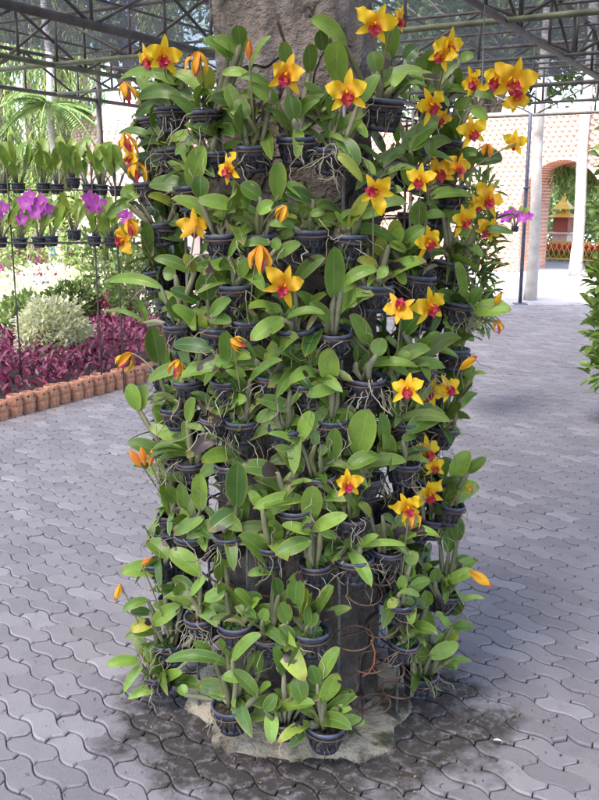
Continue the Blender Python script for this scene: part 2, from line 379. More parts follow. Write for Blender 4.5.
# ------------------------------------------------------------------ trunk
def trunk():
    mb = MB(); n, m = 96, 150; vs = []; fs = []; H = 5.2
    for i in range(m + 1):
        z = H * i / m
        for k in range(n):
            th = 2 * math.pi * k / n; d = V((math.cos(th), math.sin(th), 0))
            r = 0.235 + 0.05 * math.exp(-z / 0.12) - 0.006 * z
            p = V((d.x * 1.2, d.y * 1.2, z * 1.1))
            r += 0.035 * noise.noise(p * 1.6) + .010 * noise.noise(p * 9) + 0.018 * noise.noise(p * 4.5 + V((9, 0, 0)))
            cz = noise.noise(p * 3.2 + V((4, 4, 4))); r += 0.016 * (1 if cz > 0.05 else 0) * min(1, abs(cz - 0.05) * 9)
            r += 0.006 * noise.noise(p * 15)
            vs.append((d.x * r - 0.012 * z, d.y * r, z - 0.03))
    for i in range(m):
        for k in range(n): fs.append((i * n + k, i * n + (k + 1) % n, (i + 1) * n + (k + 1) % n, (i + 1) * n + k))
    mb.add(vs, fs)
    root = empty('tree', (0, 0, 0), 'thick grey brown tree trunk wrapped in the wire rack of orchids', 'tree')
    t = mb.build('trunk', M['bark'], root)
    st = MB(); b0 = cyl(238, 30, 0.24); pts = [b0 + V((0.02, 0.03, -0.03)), cyl(221, 22, 0.25), cyl(219, 8, 0.25), cyl(224, -8, 0.25), cyl(228, -40, 0.24)]
    st.tube(pts, [0.03, 0.025, 0.018, 0.02, 0.022], 10); st.build('limb', M['bark'], root)
    lb = MB()
    for th, ln in ((0.4, 1.9), (2.2, 1.7), (3.9, 1.8), (5.4, 1.6)):
        d = V((math.cos(th), math.sin(th), 0)); lb.tube([V((-0.06, 0, 4.6)), V((-0.06, 0, 5.1)) + d * 0.5, V((-0.06, 0, 5.9)) + d * ln], [0.16, 0.12, 0.05], 10)
    lb.build('limb', M['bark'], root)
    cr = MB(); rn = random.Random(9)
    for _ in range(420):
        c = V((rn.gauss(0, 1.9), rn.gauss(0, 1.9), 6.4 + rn.gauss(0, 0.6))); d = V((rn.gauss(0, 1), rn.gauss(0, 1), rn.gauss(0, .5))).normalized()
        cr.leaf(c, c + d * 0.2, 0.09, (rn.gauss(0, .5), rn.gauss(0, .5), 1), 0.1, nl=3, nc=3, col=(rn.random(), 0, 0, 1))
    cr.build('crown', M['leaf'], root)
trunk()


# ------------------------------------------------------------------ orchids on the wire rack
RP = 0.40   # radius on which the pots hang
POTS = [  # rim centre (pixel of the photograph, turned into a point of the rack), rim width, label
 (172,107,34,'top left orchid with a fully open yellow bloom and a leaf arching left'),
 (206,110,36,'top left orchid with one drooping orange bloom against the trunk'),
 (172,147,34,'bloomless top row orchid tucked under the open yellow bloom at left'),
 (213,150,36,'second row orchid at upper left with one long arching leaf and no bloom'),
 (255,144,38,'upper left orchid holding a single dry brown bud before the bark'),
 (296,136,40,'orchid with one open bloom in front of the bark left of trunk centre'),
 (331,146,40,'orchid with one open bloom before the tallest upright leaf at the top'),
 (384,98,46,'orchid with two blooms highest of all beside the bark, in a wide pot'),
 (436,98,34,'top right orchid with a nodding pair of blooms over a dark cross pipe'),
 (150,118,22,'small orchid at the top left edge with one bloom high and one wilted low'),
 (150,182,24,'left edge orchid with three crowded orange wilting blooms beside the clay dome'),
 (190,185,34,'left bloomless orchid with a broad upright bright leaf and a second one pointing left'),
 (222,233,38,'orchid with one sideways yellow bloom facing left below the top left pots'),
 (258,234,40,'orchid with a small hanging orange wilted bloom and an upright pale leaf behind'),
 (310,229,40,'bloomless orchid in a clearly visible open pot before the dark bark at centre'),
 (348,234,40,'orchid with a pale yellow green blade rising from a mossy pot, bloomless, right of centre'),
 (375,181,38,'bloomless orchid with small pale leaves below the large bloom at upper centre right'),
 (412,165,38,'orchid with one bloom tilted right above a big dark leaf at upper right'),
 (448,140,24,'right edge orchid with the biggest cluster of open yellow blooms, farthest top right'),
 (452,185,24,'right edge orchid under the big cluster, blooms spread round it and one facing away'),
 (163,222,30,'bloomless orchid at left edge with a yellowing leaf below the three wilting blooms'),
 (156,270,24,'left edge orchid with two orange blooms hanging out beside the lower rail of purple orchids'),
 (236,284,42,'bloomless orchid in a wide ribbed pot just left of the drooping orange and magenta bloom'),
 (181,322,40,'orchid with an orange bloom seen from behind and a long leaf stretching far left'),
 (218,326,40,'bloomless orchid with a dark upright leaf below the bloom seen from behind'),
 (249,318,38,'orchid with one drooping orange bloom with magenta tips at the middle of the column'),
 (295,327,42,'orchid with the open yellow bloom nearest the column centre'),
 (332,330,44,'bloomless orchid with a tall broad upright leaf at centre, right of the middle open bloom'),
 (374,284,42,'orchid with a tilted orange yellow bloom and bronze leaves right of the trunk'),
 (415,272,46,'orchid with two yellow blooms, one above the other, in a broad dark pot at right'),
 (452,262,24,'right edge orchid with a crowd of three blooms beside the pale palm trunk'),
 (228,377,40,'bloomless orchid with a dark blotched leaf lying left, at mid height left of centre'),
 (190,378,32,'left side bloomless orchid with one tall leaf in a mostly hidden pot at mid height'),
 (273,372,40,'bloomless two leaved orchid in a pot just left of the centre line at mid height'),
 (307,380,38,'bloomless orchid with a yellow green leaf in mid column beneath the centre bloom'),
 (365,376,46,'bloomless orchid in a pot shaggy with white roots at centre right'),
 (394,377,32,'orchid with an upturned bloom showing its magenta lip at right of centre'),
 (419,364,40,'orchid with one large open bloom beside the upturned bloom at right'),
 (454,348,28,'right edge orchid with an orange bud and a small bloom hanging over the path'),
 (458,302,22,'right side orchid with a tall leaf and one bloom low in the crowd of blooms'),
 (177,406,34,'left orchid with two hanging wilted blooms near the terracotta edging'),
 (217,414,36,'bloomless orchid with a tangle of pale roots at mid height on the left'),
 (243,418,32,'orchid with one wilted yellow bloom lying sideways over a pot left of centre'),
 (286,426,32,'bloomless orchid with a brown blotched leaf in a small pot below the centre'),
 (331,416,42,'bloomless orchid with a bright pointed leaf in an open pot right of centre'),
 (405,420,36,'orchid with the left bloom of a row of three at right'),
 (443,426,28,'orchid with the two right hand blooms of the row of three over the grey path'),
 (172,447,32,'bloomless left edge orchid with a big round pale leaf sticking out toward the edging'),
 (193,459,36,'bloomless orchid in a rooty pot right of the withered orange buds'),
 (232,462,36,'bloomless orchid with one blotched leaf drooping left in a dark gap of the column'),
 (319,473,38,'bloomless orchid in a mossy pot, bright upright leaf, left of the lowest centre bloom'),
 (367,474,36,'bloomless orchid with the largest bright oval leaf of the column, right of centre'),
 (404,460,34,'bloomless orchid with dark broad leaves spreading right below the row of three blooms'),
 (172,513,28,'left edge orchid with three withered orange buds hanging over the pavers'),
 (191,533,36,'bloomless orchid with an upright bright leaf and a blotched one below the withered buds'),
 (230,532,38,'bloomless orchid with one tall broad and one blotched leaf, lower half left of centre'),
 (295,506,34,'bloomless orchid with a brown blotched leaf bent left at the centre of the lower half'),
 (350,514,32,'orchid with the lowest single yellow bloom at centre, on its own'),
 (433,517,30,'right orchid with three blooms stacked above one another'),
 (450,503,24,'right edge orchid with a bright leaf and a tiny wilted orange bloom over the path'),
 (272,543,34,'small bloomless orchid behind the big bright leaf at lower centre left'),
 (315,561,36,'bloomless orchid with three bright leaves fanning out like a star below the lone centre bloom'),
 (354,556,42,'orchid in a clear open pot with a leaf arching right above the bare wire rings'),
 (386,547,34,'right orchid with one lowest open bloom of the stacked group, pot beside the bare rings'),
 (160,560,26,'left edge orchid with a bright leaf held flat over the pavers in the lower third'),
 (201,614,36,'bloomless orchid with bright paddle leaves in a ribbed pot at lower left'),
 (236,622,38,'bloomless orchid with short pale leaves in a root fringed pot at lower left'),
 (171,640,36,'lower left orchid with hanging white roots and a yellowing leaf'),
 (268,633,32,'bloomless orchid with a long yellow green blotched leaf hanging down at lower centre'),
 (311,629,40,'bloomless orchid in an open round pot, blotched upright leaf, left of the steel rod'),
 (400,600,30,'lower right orchid with small crowded leaves and a pinkish dried leaf beside the bare rings'),
 (446,592,24,'lower right orchid with one orange bud pointing out over the path'),
 (404,640,26,'bloomless orchid almost hidden between the two bushy plants at lower right'),
 (158,672,28,'lowest left orchid with a small yellow and magenta bud over the pavers'),
 (232,703,42,'bloomless bottom row orchid with a long strap leaf pointing left'),
 (285,716,34,'bottom orchid in the middle with a leaf hanging straight down over the mortar'),
 (326,722,42,'bottom row orchid nearest the camera with a blotched yellow leaf beside the steel rod'),
 (421,672,36,'lowest right orchid, bushy and bloomless, hung just above the dirt patch'),
]
LEAVES = '''
1 330 400 150 395 55 d;330 330 215 285 60;300 330 75 320 45 m;240 545 215 415 60 d;440 530 270 380 45;360 400 460 380 30;430 360 420 260 75 y;540 240 410 165 70;570 220 450 155 50 l;560 180 550 100 60;510 230 510 170 50 d;595 300 485 295 40 l;530 410 445 390 55;540 440 510 340 60 l;590 470 540 400 60;215 560 70 535 45 d;235 600 195 545 60 d;395 530 300 620 50;360 745 420 585 85;360 760 195 740 75;400 700 440 640 70;400 790 400 700 70 d;265 655 140 630 50 d;300 700 330 640 50;465 540 370 505 40 d;80 650 55 575 35;90 795 155 760 70
2 190 265 175 165 55;280 290 275 175 70 d;425 190 280 80 60 l;390 330 385 165 100 l;150 410 30 340 60;120 350 0 310 35;100 390 0 380 45;40 280 125 145 30;0 210 20 110 60;215 480 200 380 70 d;215 480 320 400 50;260 400 340 375 40;470 420 560 300 60 m;400 520 390 450 45;370 460 340 390 50 l;400 550 470 670 80 c;385 620 490 730 40 y;235 510 225 635 50 l;150 790 155 645 68 l;280 795 180 735 55;80 790 0 740 80 d;545 290 530 205 70 d;460 490 510 550 35 l;500 640 540 700 30 l;330 200 320 120 55 d
3 35 230 60 90 75;100 240 150 190 60 d;150 330 160 225 55 m;180 290 210 200 55;230 300 220 230 55;50 350 110 290 45 l;80 370 130 330 40 l;320 240 375 225 40;290 370 250 290 50 d;310 380 320 270 50;350 370 460 395 40 d;300 430 365 410 50 l;360 430 430 480 45;90 595 235 490 80 d;260 600 250 490 90;290 580 310 460 80;70 570 60 470 35;120 600 190 545 50;200 620 195 550 45;60 620 100 610 45 c;310 620 395 610 45;380 640 490 640 70 d;20 760 90 765 40 l;190 790 370 785 50 l;120 740 85 660 45;170 770 110 750 45;120 680 120 610 50 d;250 680 330 640 45 d
4 150 20 90 20 60;140 50 25 110 45;300 70 190 25 45 y;540 70 390 45 65;205 150 330 205 85;190 270 190 130 50;370 330 215 275 50;380 330 335 255 45 y;370 285 500 300 40;380 310 500 325 50;400 260 470 180 25;245 390 30 365 45 m;430 440 420 330 90 d;395 450 280 395 60 d;410 570 285 465 55;415 570 405 490 38 y;445 500 525 440 55;440 520 525 530 55;450 640 290 620 65 d;235 690 205 545 85 d;250 770 275 620 50;540 690 385 720 75 b;180 530 20 485 20;190 540 140 430 30;515 270 570 170 30;560 350 590 270 50 l;600 240 550 215 40 l;590 790 500 720 30;330 750 290 800 45;300 340 250 330 60 d
5 70 90 140 60 55;40 60 0 40 50;150 50 150 0 60 l;290 40 180 10 60 d;220 150 115 140 40;160 190 220 175 40;280 100 340 90 35;120 215 0 225 40;140 270 245 215 50;140 240 150 190 45;220 370 340 270 55 m;375 430 375 225 85;440 310 400 225 50 d;405 380 550 320 50;545 300 465 280 40 Y;560 340 590 300 45;510 230 480 170 60;570 260 550 190 60 z;435 150 520 10 50 y;480 110 575 90 45;410 150 375 85 25 l;180 520 40 600 75 l;190 510 340 495 38;370 540 275 450 50;520 620 435 500 65;190 640 110 570 60 d;40 760 170 680 45;265 690 140 645 45;300 700 295 620 40 y;360 770 350 630 85 l;390 785 265 790 35 l;65 680 0 590 20;165 480 100 480 45;20 340 10 270 50;465 690 470 620 30
6 190 140 190 40 70;290 90 215 50 60 d;225 110 300 100 50;240 30 415 25 40 l;310 120 370 35 75;340 170 430 180 40;420 170 575 175 35;430 140 440 90 45 d;100 230 100 115 60 z;110 250 220 150 65;115 270 210 215 65;90 240 130 150 50 l;50 270 45 180 70 z;75 220 145 245 40 l;35 350 70 310 45 l;110 330 140 380 40 l;380 450 340 290 50;400 460 445 390 55;415 480 565 480 75 l;350 460 270 405 55;330 480 400 520 50;300 200 365 210 25 l;390 220 450 270 40;135 570 210 490 80 d;350 550 290 530 60;350 555 415 605 40;185 660 250 600 60;250 640 355 670 35;25 660 50 590 70;90 700 165 650 55;310 790 420 710 110 d;410 735 465 735 18 l;120 640 60 590 40
7 150 120 115 15 62 l;160 120 175 15 62 l;210 130 265 70 35 l;240 80 190 70 30 y;350 165 380 70 55;320 245 195 185 55 l;340 250 350 200 35 y;415 200 340 185 30;500 215 350 310 60 b;400 290 470 240 40;260 310 110 250 65 d;285 320 230 290 50;240 370 130 345 30 d;330 400 185 355 60;300 490 255 430 60;335 520 325 410 50;400 520 400 370 65 l;415 545 295 620 55 b;565 515 430 605 80 b;545 505 550 330 90;270 560 215 575 30 d;270 710 190 640 70 b;400 780 275 680 80 l;260 765 80 770 70 l;485 795 475 675 85 l;500 740 530 700 45
8 250 120 105 75 60 b;180 130 105 165 50;240 100 290 50 30;240 40 205 25 40;430 30 305 65 55 l;280 245 330 125 65 l;300 280 150 215 30 l;270 370 180 270 75 m;190 370 40 350 70 b;510 300 555 115 115 l;450 190 490 130 60;415 320 420 190 65;360 300 385 260 40 d;340 260 340 200 40 d;470 350 595 305 70;130 520 75 440 45;120 470 150 460 40;135 540 245 505 50;240 420 330 405 25 l;420 470 350 420 30 l;320 570 330 420 85 l;325 610 205 580 50 l;330 600 470 540 60 l;320 640 180 700 70;300 640 290 665 45;360 610 430 630 35;180 750 35 620 85 l;175 770 70 780 40 b;560 540 510 500 50 y;500 680 595 620 35
9 100 250 80 130 60 c;130 300 85 210 60;190 210 340 130 80 d;150 150 130 70 50 d;350 130 320 100 50 d;370 190 400 220 25;360 140 410 155 25;380 70 450 10 70 d;170 240 225 225 40;140 260 175 270 35;370 390 440 285 75 l;430 370 505 310 45 d;330 390 330 310 50 d;335 475 455 410 65 l;310 430 420 395 35 p;350 520 345 610 40 m;390 640 390 545 55 d;355 690 350 590 60 d;320 650 315 590 30;90 540 145 575 35;0 665 185 660 30 l;200 740 215 680 55;180 780 210 740 50;250 760 290 745 40 l;370 790 460 770 45 l;200 390 270 370 40 d
10 300 120 210 120 40;260 110 235 75 35;360 140 425 70 45 m;500 130 415 160 55;320 190 210 260 65 l;330 190 505 170 30 y;190 160 90 200 40;200 210 120 210 40 d;210 250 120 285 55 Y;220 290 100 310 40;320 150 310 90 50;370 310 400 270 30;280 190 210 180 40;260 350 180 350 45 d;190 410 165 350 28 Y;155 405 25 420 45 l;170 420 95 530 40;265 510 110 555 45 l;210 480 190 420 50;280 490 410 510 55;510 415 260 405 50;520 420 595 320 45;490 465 590 480 50;230 490 330 450 45;450 380 370 330 45;400 370 470 280 35;510 380 480 310 40;340 540 320 500 40;600 180 535 120 45 m
11 90 180 15 120 45;80 190 120 155 35;195 140 180 70 50;130 240 150 195 45;230 250 200 170 65;255 235 270 45 70 b;300 240 305 110 35 v;350 210 415 105 65;310 265 310 180 35;325 265 345 210 35;190 320 300 485 85 v;215 460 170 350 60;250 330 200 270 60;260 470 290 570 75;350 500 320 420 50;310 520 390 525 60;360 470 440 350 60;370 570 430 450 75 l;180 600 340 575 65;165 600 165 735 55;320 650 190 730 45 v;300 675 240 750 40;10 400 125 300 50;60 460 105 380 50;110 540 10 440 60;120 530 165 500 45;115 460 110 360 45;140 600 190 540 50 d
12 210 80 180 20 50;200 110 280 80 45;165 120 175 60 40 m;330 100 460 55 45 l;300 90 300 30 50;270 180 260 120 50;160 130 240 145 28 l;200 150 205 260 45 l;150 160 110 190 40 z;360 215 410 140 70 d;380 170 500 155 20;290 280 250 200 40;360 270 300 210 35;370 265 455 270 45;330 330 400 270 45 m;370 320 390 290 35 Y;295 350 225 300 55;280 390 395 335 60 l;320 410 450 405 30;380 390 385 440 18;210 400 150 360 40;330 370 330 290 50;240 400 270 345 45;215 410 260 360 40
'''
OFF = {1:(100,0),2:(240,0),3:(380,0),4:(100,190),5:(240,190),6:(370,190),7:(100,380),8:(230,380),9:(360,380),10:(100,560),11:(230,560),12:(360,560)}
# flowers: x, y, span, state, roll, yaw, pitch   (o open, w wilting, b bud, k seen from behind)
FLOWERS = [
 (163,57,38,'o',10,10,0),(150,60,30,'o',-15,-50,0),(197,64,30,'w',10,-10,0),(127,93,28,'w',-15,-20,0),(249,50,17,'d',0,0,0),(287,75,42,'o',15,-15,0),(347,93,44,'o',-3,0,0),
 (374,24,42,'o',8,15,-5),(397,20,30,'o',0,60,0),(448,46,34,'o',0,35,-10),(443,54,30,'o',30,-30,0),(430,104,36,'o',-35,35,-20),(441,118,22,'o',20,30,-25),
 (476,82,32,'o',-20,-45,0),(497,80,34,'o',15,-20,0),(513,82,40,'o',10,15,0),(516,98,30,'o',180,20,-10),(231,169,36,'o',-20,-60,0),
 (128,143,26,'w',-20,-30,0),(133,158,30,'o',20,-60,-10),(137,172,28,'w',0,-20,0),(375,191,36,'o',100,10,-10),(471,132,32,'o',-10,30,0),(487,153,24,'w',0,30,0),(515,143,24,'k',10,0,0),
 (420,180,34,'o',10,-10,0),(438,172,36,'o',-15,15,0),(457,168,32,'o',15,45,0),(487,200,34,'o',20,30,10),(478,205,24,'o',-30,-20,0),(462,221,30,'o',-20,45,-5),(487,229,28,'o',30,20,-20),
 (195,227,38,'k',0,10,10),(260,258,36,'w',0,0,0),(284,286,40,'o',25,5,-5),(282,213,22,'w',30,0,0),(427,241,36,'o',-25,45,-25),(400,309,34,'o',190,-10,20),(429,306,38,'o',-10,40,-10),
 (498,299,15,'b',25,0,0),(498,327,18,'w',0,20,0),(124,240,32,'o',70,-50,-10),(131,228,24,'w',-20,-40,0),(125,361,30,'w',40,-20,0),(176,368,24,'w',20,0,0),(238,343,22,'w',-60,0,0),
 (408,389,36,'o',0,-8,0),(429,392,36,'o',25,10,0),(448,388,32,'o',-20,25,0),(425,452,38,'o',0,45,-15),(434,466,26,'o',0,30,-30),(348,483,36,'o',0,5,-10),
 (428,493,34,'o',-10,30,-35),(407,507,34,'o',-15,25,-30),(411,518,26,'w',0,10,0),(468,363,22,'b',50,0,0),(135,458,20,'d',150,0,0),(143,456,18,'d',170,0,0),(151,458,18,'d',190,0,0),
 (118,592,17,'b',-160,0,0),(480,578,24,'b',120,0,0),(469,488,16,'w',-30,20,0),(147,561,14,'d',60,0,0),(347,12,1,'x',0,0,0)]

def seg(x): return V(x)
pot_mesh = None
def potmeshes():
    p = MB(); n = 28
    p.lathe([(0.0525, -0.032), (0.0565, -0.004), (0.0545, -0.004), (0.0505, -0.032)], n)
    p.lathe([(0.0, -0.083), (0.041, -0.083), (0.0425, -0.078), (0.0435, -0.066), (0.041, -0.066), (0.0395, -0.079), (0.0, -0.079)], n)
    for k in range(13):
        a = 2 * math.pi * k / 13; d = V((math.cos(a), math.sin(a), 0)); q = Matrix.Rotation(a, 3, 'Z')
        p.tube([d * 0.0425 + V((0, 0, -0.068)), d * 0.0515 + V((0, 0, -0.030))], [0.0042, 0.0055], 4)
    p.lathe([(0.047, -0.052), (0.0485, -0.047), (0.0465, -0.047), (0.045, -0.052)], n)
    r = MB(); r.lathe([(0.0535, -0.012), (0.0595, -0.0115), (0.0615, -0.006), (0.0615, -0.001), (0.0595, 0.0015), (0.0555, 0.0012), (0.0538, -0.003), (0.0535, -0.012)], 32)
    mx = MB(); rn = random.Random(2); nn = 20; vs = [(0, 0, -0.012)]; fs = []
    for i in range(1, 6):
        for k in range(nn):
            a = 2 * math.pi * k / nn; rr = 0.0535 * i / 5; vs.append((rr * math.cos(a), rr * math.sin(a), -0.013 + rn.gauss(0, 0.0035)))
    for k in range(nn): fs.append((0, 1 + k, 1 + (k + 1) % nn))
    for i in range(4):
        for k in range(nn):
            a = 1 + i * nn; fs.append((a + k, a + nn + k, a + nn + (k + 1) % nn, a + (k + 1) % nn))
    mx.add(vs, fs); mx.lathe([(0.0495, -0.034), (0.044, -0.064), (0.038, -0.077)], 20)
    return p, r, mx
tp = potmeshes()
proto_pot = tp[0].build('pot', M['pot']); proto_rim = tp[1].build('rim', M['rim'], proto_pot); proto_mix = tp[2].build('potting_mix', M['mix'], smooth=False)

class Plant: pass
plants = []
for i, (px, py, wd, lab) in enumerate(POTS):
    P = Plant(); P.px, P.py, P.lab = px, py, lab
    P.p = cyl(px, py, RP); P.s = max(0.80, min(1.12, wd * (P.p - CAMP).length * 0.96 / F / 0.123)); P.leaves = []; P.fl = []; P.i = i
    out = V((P.p.x, P.p.y, 0)).normalized(); P.out = out; plants.append(P)
def nearest(px, py, lo, hi):
    best = None; bc = 1e9
    for P in plants:
        dy = P.py - py; c = abs(P.px - px) + (0.75 * max(0, dy - hi) + 1.6 * max(0, lo - dy))
        if c < bc: bc = c; best = P
    return best
for line in LEAVES.strip().splitlines():
    t, rest = line.split(' ', 1); ox, oy = OFF[int(t)]
    for e in rest.split(';'):
        q = e.split(); bx, by, tx, ty, wd = [float(v) / 3.993 for v in q[:5]]
        fl = q[5] if len(q) > 5 else ''
        P = nearest(bx + ox, by + oy, 2, 26)
        P.leaves.append((bx + ox, by + oy, tx + ox, ty + oy, wd, fl))
for f in FLOWERS:
    if f[3] == 'x': continue
    nearest(f[0], f[1], 18, 70).fl.append(f)

def basis(at, roll, yaw, pitch):
    c = (CAMP - at).normalized(); up = V((0, 0, 1)); right = up.cross(c).normalized()
    f = Quaternion(up, R(yaw)) @ c; f = Quaternion(right, -R(pitch)) @ f
    r = up.cross(f).normalized(); u = f.cross(r)
    q = Quaternion(f, R(-roll)); return q @ r, q @ u, f
def flower_meshes(pos, size, state, roll, yaw, pitch):
    r, u, f = basis(pos, roll, yaw, pitch)
    if state == 'k': f = -f; r = -r
    L = lambda x, y, z: pos + (r * x + u * y + f * z) * size
    a = MB(); b = MB(); g = rnd.choice((rnd.uniform(0, .15), rnd.uniform(0, .4))); J = lambda s=0.05: rnd.gauss(0, s)
    if state in 'ok':
        cc = (0.5, g, 0, 1)
        a.leaf(L(0, .02, 0), L(J(), .53 + J(.03), .03 + J()), size * .21, f, 0.06, 0.25, nl=8, col=cc, prof='petal')
        for s in (-1, 1):
            a.leaf(L(.02 * s, -.02, -.01), L(.40 * s + J(), -.36 + J(), .05 + J(.06)), size * .20, f, 0.06, 0.25, nl=8, col=cc, prof='petal', twist=J(.3))
            a.leaf(L(.02 * s, .02, .02), L(.49 * s + J(), .22 + J(.07), .08 + J(.09)), size * .40, f + u * 0.1, 0.10, 0.10, nl=9, col=cc, prof='petal', wave=0.5, twist=J(.55))
        cl = (0.5, 0, 0, 1)
        b.leaf(L(0, .0, .05), L(0, -.31, .16), size * .32, f + u * .6, 0.16, 0.10, nl=10, col=cl, prof='petal', nc=7, wave=0.6)
        for s in (-1, 1):
            b.leaf(L(.03 * s, .01, .04), L(.13 * s, -.14, .26), size * .22, r * (-s) + f * .7 + u * .2, 0.12, 0.3, nl=7, col=cl, prof='petal', wave=0.3)
        # column with its yellow cap
        a.tube([L(0, .02, 0), L(0, .03, .09), L(0, 0.0, .17)], [size * .045, size * .05, size * .03], 7, (0.5, 0, 0, 1))
        foot = L(0, -.02, -.06)
    elif state == 'w':
        cc = lambda: (0.5, rnd.uniform(0.35, 0.9), 0, 1)
        for k in range(5):
            ph = k * 1.256 + rnd.uniform(-.2, .2); x, z = math.sin(ph), math.cos(ph)
            a.leaf(L(x * .03, .36, z * .03), L(x * .26 + J(), -.34 + J(.1), z * .24 + J()), size * rnd.uniform(.16, .26), r * x + f * z, 0.16, 0.5, nl=8, col=cc(), prof='petal', wave=0.3, twist=J(.8))
        b.leaf(L(0, .2, .05), L(.04, -.42, .1), size * .2, f, 0.1, 0.4, nl=6, col=(.5, 0, 0, 1), prof='petal', wave=0.4)
        b.leaf(L(.04, .15, .0), L(-.06, -.40, .04), size * .18, f + r, 0.1, 0.4, nl=6, col=(.5, 0, 0, 1), prof='petal', wave=0.4)
        foot = L(0, .38, 0)
    else:
        d = state == 'd'
        for k in range(6):
            ph = k * 1.047; x, z = math.sin(ph), math.cos(ph)
            a.leaf(L(x * .05, -.5, z * .05), L(x * .05, .5 + J(.04), z * .05), size * .42, r * x + f * z, 0.16 if not d else 0.12, -0.5, nl=7, col=(.5, rnd.uniform(.3, .6) if not d else 1, 0, 1), prof='bud', nc=3)
        if not d: b.leaf(L(0, .2, .05), L(.02, .56, .08), size * .2, f, 0.05, 0.3, nl=5, col=(.5, 0, 0, 1), prof='petal')
        foot = L(0, -.5, 0)
    return a, b, foot, f
M['drybud'] = petalmat('dry bud', (0.42, 0.19, 0.09), (0.30, 0.14, 0.06), 0.15)

TINT = {'': (.5, 0, 0), 'd': (.16, 0, 0), 'l': (.92, 0, 0.06), 'm': (.62, 0, 0), 'b': (.45, .75, 0), 'y': (.75, 0, .5), 'Y': (.9, .5, .95), 'z': (.35, .3, .35), 'p': (.1, 1, 0), 'v': (.95, .62, .42), 'c': (.30, 0, 0)}
def make_orchid(P):
    root = empty('potted_orchid', P.p - V((0, 0, 0.083 * P.s)), P.lab, 'orchid', 'orchids hung in pots round the trunk'); off = root.location.copy()
    P.root = root
    pot = copyobj(proto_pot, root); rim = copyobj(proto_rim, pot); mix = copyobj(proto_mix, root)
    tilt = Quaternion(P.out.cross(V((0, 0, 1))).normalized(), -R(rnd.uniform(3, 13)))
    for o in (pot, mix):
        o.location = P.p - off; o.scale = (P.s,) * 3; o.rotation_mode = 'QUATERNION'; o.rotation_quaternion = tilt @ Quaternion((0, 0, 1), rnd.uniform(0, 6))
    fol = MB(); stm = MB(); cen = P.p + V((0, 0, -0.012))
    toC = (CAMP - P.p).normalized(); side = V((0, 0, 1)).cross(P.out)
    for (bx, by, tx, ty, wd, fl) in P.leaves:
        b = cyl(bx, by, RP + rnd.uniform(-.01, .05)); l = math.hypot(tx - bx, ty - by) * (b - CAMP).length / F
        if abs(b.y - P.p.y) > 0.09: b = atY(bx, by, P.p.y + CD + (0.07 if b.y > P.p.y else -0.07))
        t = cyl(tx, ty, RP + 0.02 + 0.5 * l)
        lim = 0.55 * l + 0.01
        if abs(t.y - b.y) > lim: t = atY(tx, ty, b.y + CD + (lim if t.y > b.y else -lim))
        c = (CAMP - (b + t) / 2).normalized(); ratio = wd / max(1, math.hypot(tx - bx, ty - by))
        nh = c * 0.95 + V((0, 0, .42)) + V((rnd.gauss(0, .22), rnd.gauss(0, .2), rnd.gauss(0, .15)))
        t0 = TINT.get(fl, TINT['']); j = rnd.gauss(0, .2)
        g = t0[1] if t0[1] else (rnd.uniform(.1, .5) if rnd.random() < .25 else 0)
        col = (min(1, max(0, t0[0] + j)), g, min(1, max(0, t0[2] + rnd.uniform(0, .08))), 1)
        W = wd * (b - CAMP).length / F * 1.0
        bw = rnd.uniform(.05, .13) if ratio > .38 else rnd.uniform(.10, .2)
        fol.leaf(b, t, W, nh, bw, rnd.uniform(.14, .4), V((0, 0, .8)) + c * .7, 12, col, twist=rnd.gauss(0, .25), nc=7)
        # pseudobulb carrying the leaf
        d = b - cen; s0 = cen + V((max(-.03, min(.03, d.x * .35)), max(-.03, min(.03, d.y * .35)), 0))
        mid = (s0 + b) / 2 + V((rnd.gauss(0, .006), rnd.gauss(0, .006), rnd.uniform(0, .01)))
        k = rnd.uniform(.75, 1.15); tc = (rnd.random(), rnd.uniform(0, .3), rnd.uniform(0, .25), 1)
        if (b - s0).length < 0.22:
            stm.tube([s0, s0.lerp(mid, .5), mid, mid.lerp(b, .5), b, b.lerp(t, .07)], [.0045 * k, .0066 * k, .0084 * k, .0080 * k, .0055 * k, .002], 7, tc)
    # filler leaves, mostly tinted dark as painted shade inside the column
    for _ in range(rnd.choice((7, 8, 9, 10, 11))):
        a = rnd.uniform(-1.5, 1.5); l = rnd.uniform(.055, .15)
        b = cen + P.out * rnd.uniform(-.03, .01) + side * rnd.uniform(-.03, .03) + V((0, 0, rnd.uniform(.01, .04)))
        t = b + (side * math.sin(a) + V((0, 0, rnd.uniform(-.4, .9))) - P.out * rnd.uniform(-.75, .15)).normalized() * l
        fol.leaf(b, t, l * rnd.uniform(.24, .36), V((0, 0, .6)) + P.out * .8 + side * rnd.gauss(0, .4), rnd.uniform(.08, .18), .25, V((0, 0, 1)), 9, (rnd.choice((rnd.uniform(0, .25), rnd.uniform(0, .3), rnd.uniform(.3, .9))), rnd.choice((0, 0, .3, .7)), rnd.uniform(0, .15), 1), twist=rnd.gauss(0, .3))
        stm.tube([cen + side * rnd.uniform(-.02, .02), (cen + b) / 2, b], [.004, .006, .004], 6, (rnd.random(), .2, .1, 1))
    for _ in range(rnd.choice((0, 1, 2, 3))):
        a = rnd.uniform(-1.4, 1.4); b = cen + side * rnd.uniform(-.04, .04); t = b + (side * math.sin(a) + P.out * rnd.uniform(-.1, .6) + V((0, 0, rnd.uniform(.1, 1)))).normalized() * rnd.uniform(.04, .085)
        stm.leaf(b, t, rnd.uniform(.008, .018), V((0, 0, .4)) + P.out, rnd.uniform(.1, .3), .7, V((0, 0, 1)), 7, (rnd.uniform(.2, 1), 0, rnd.uniform(.3, .9), 1), twist=rnd.gauss(0, 1))
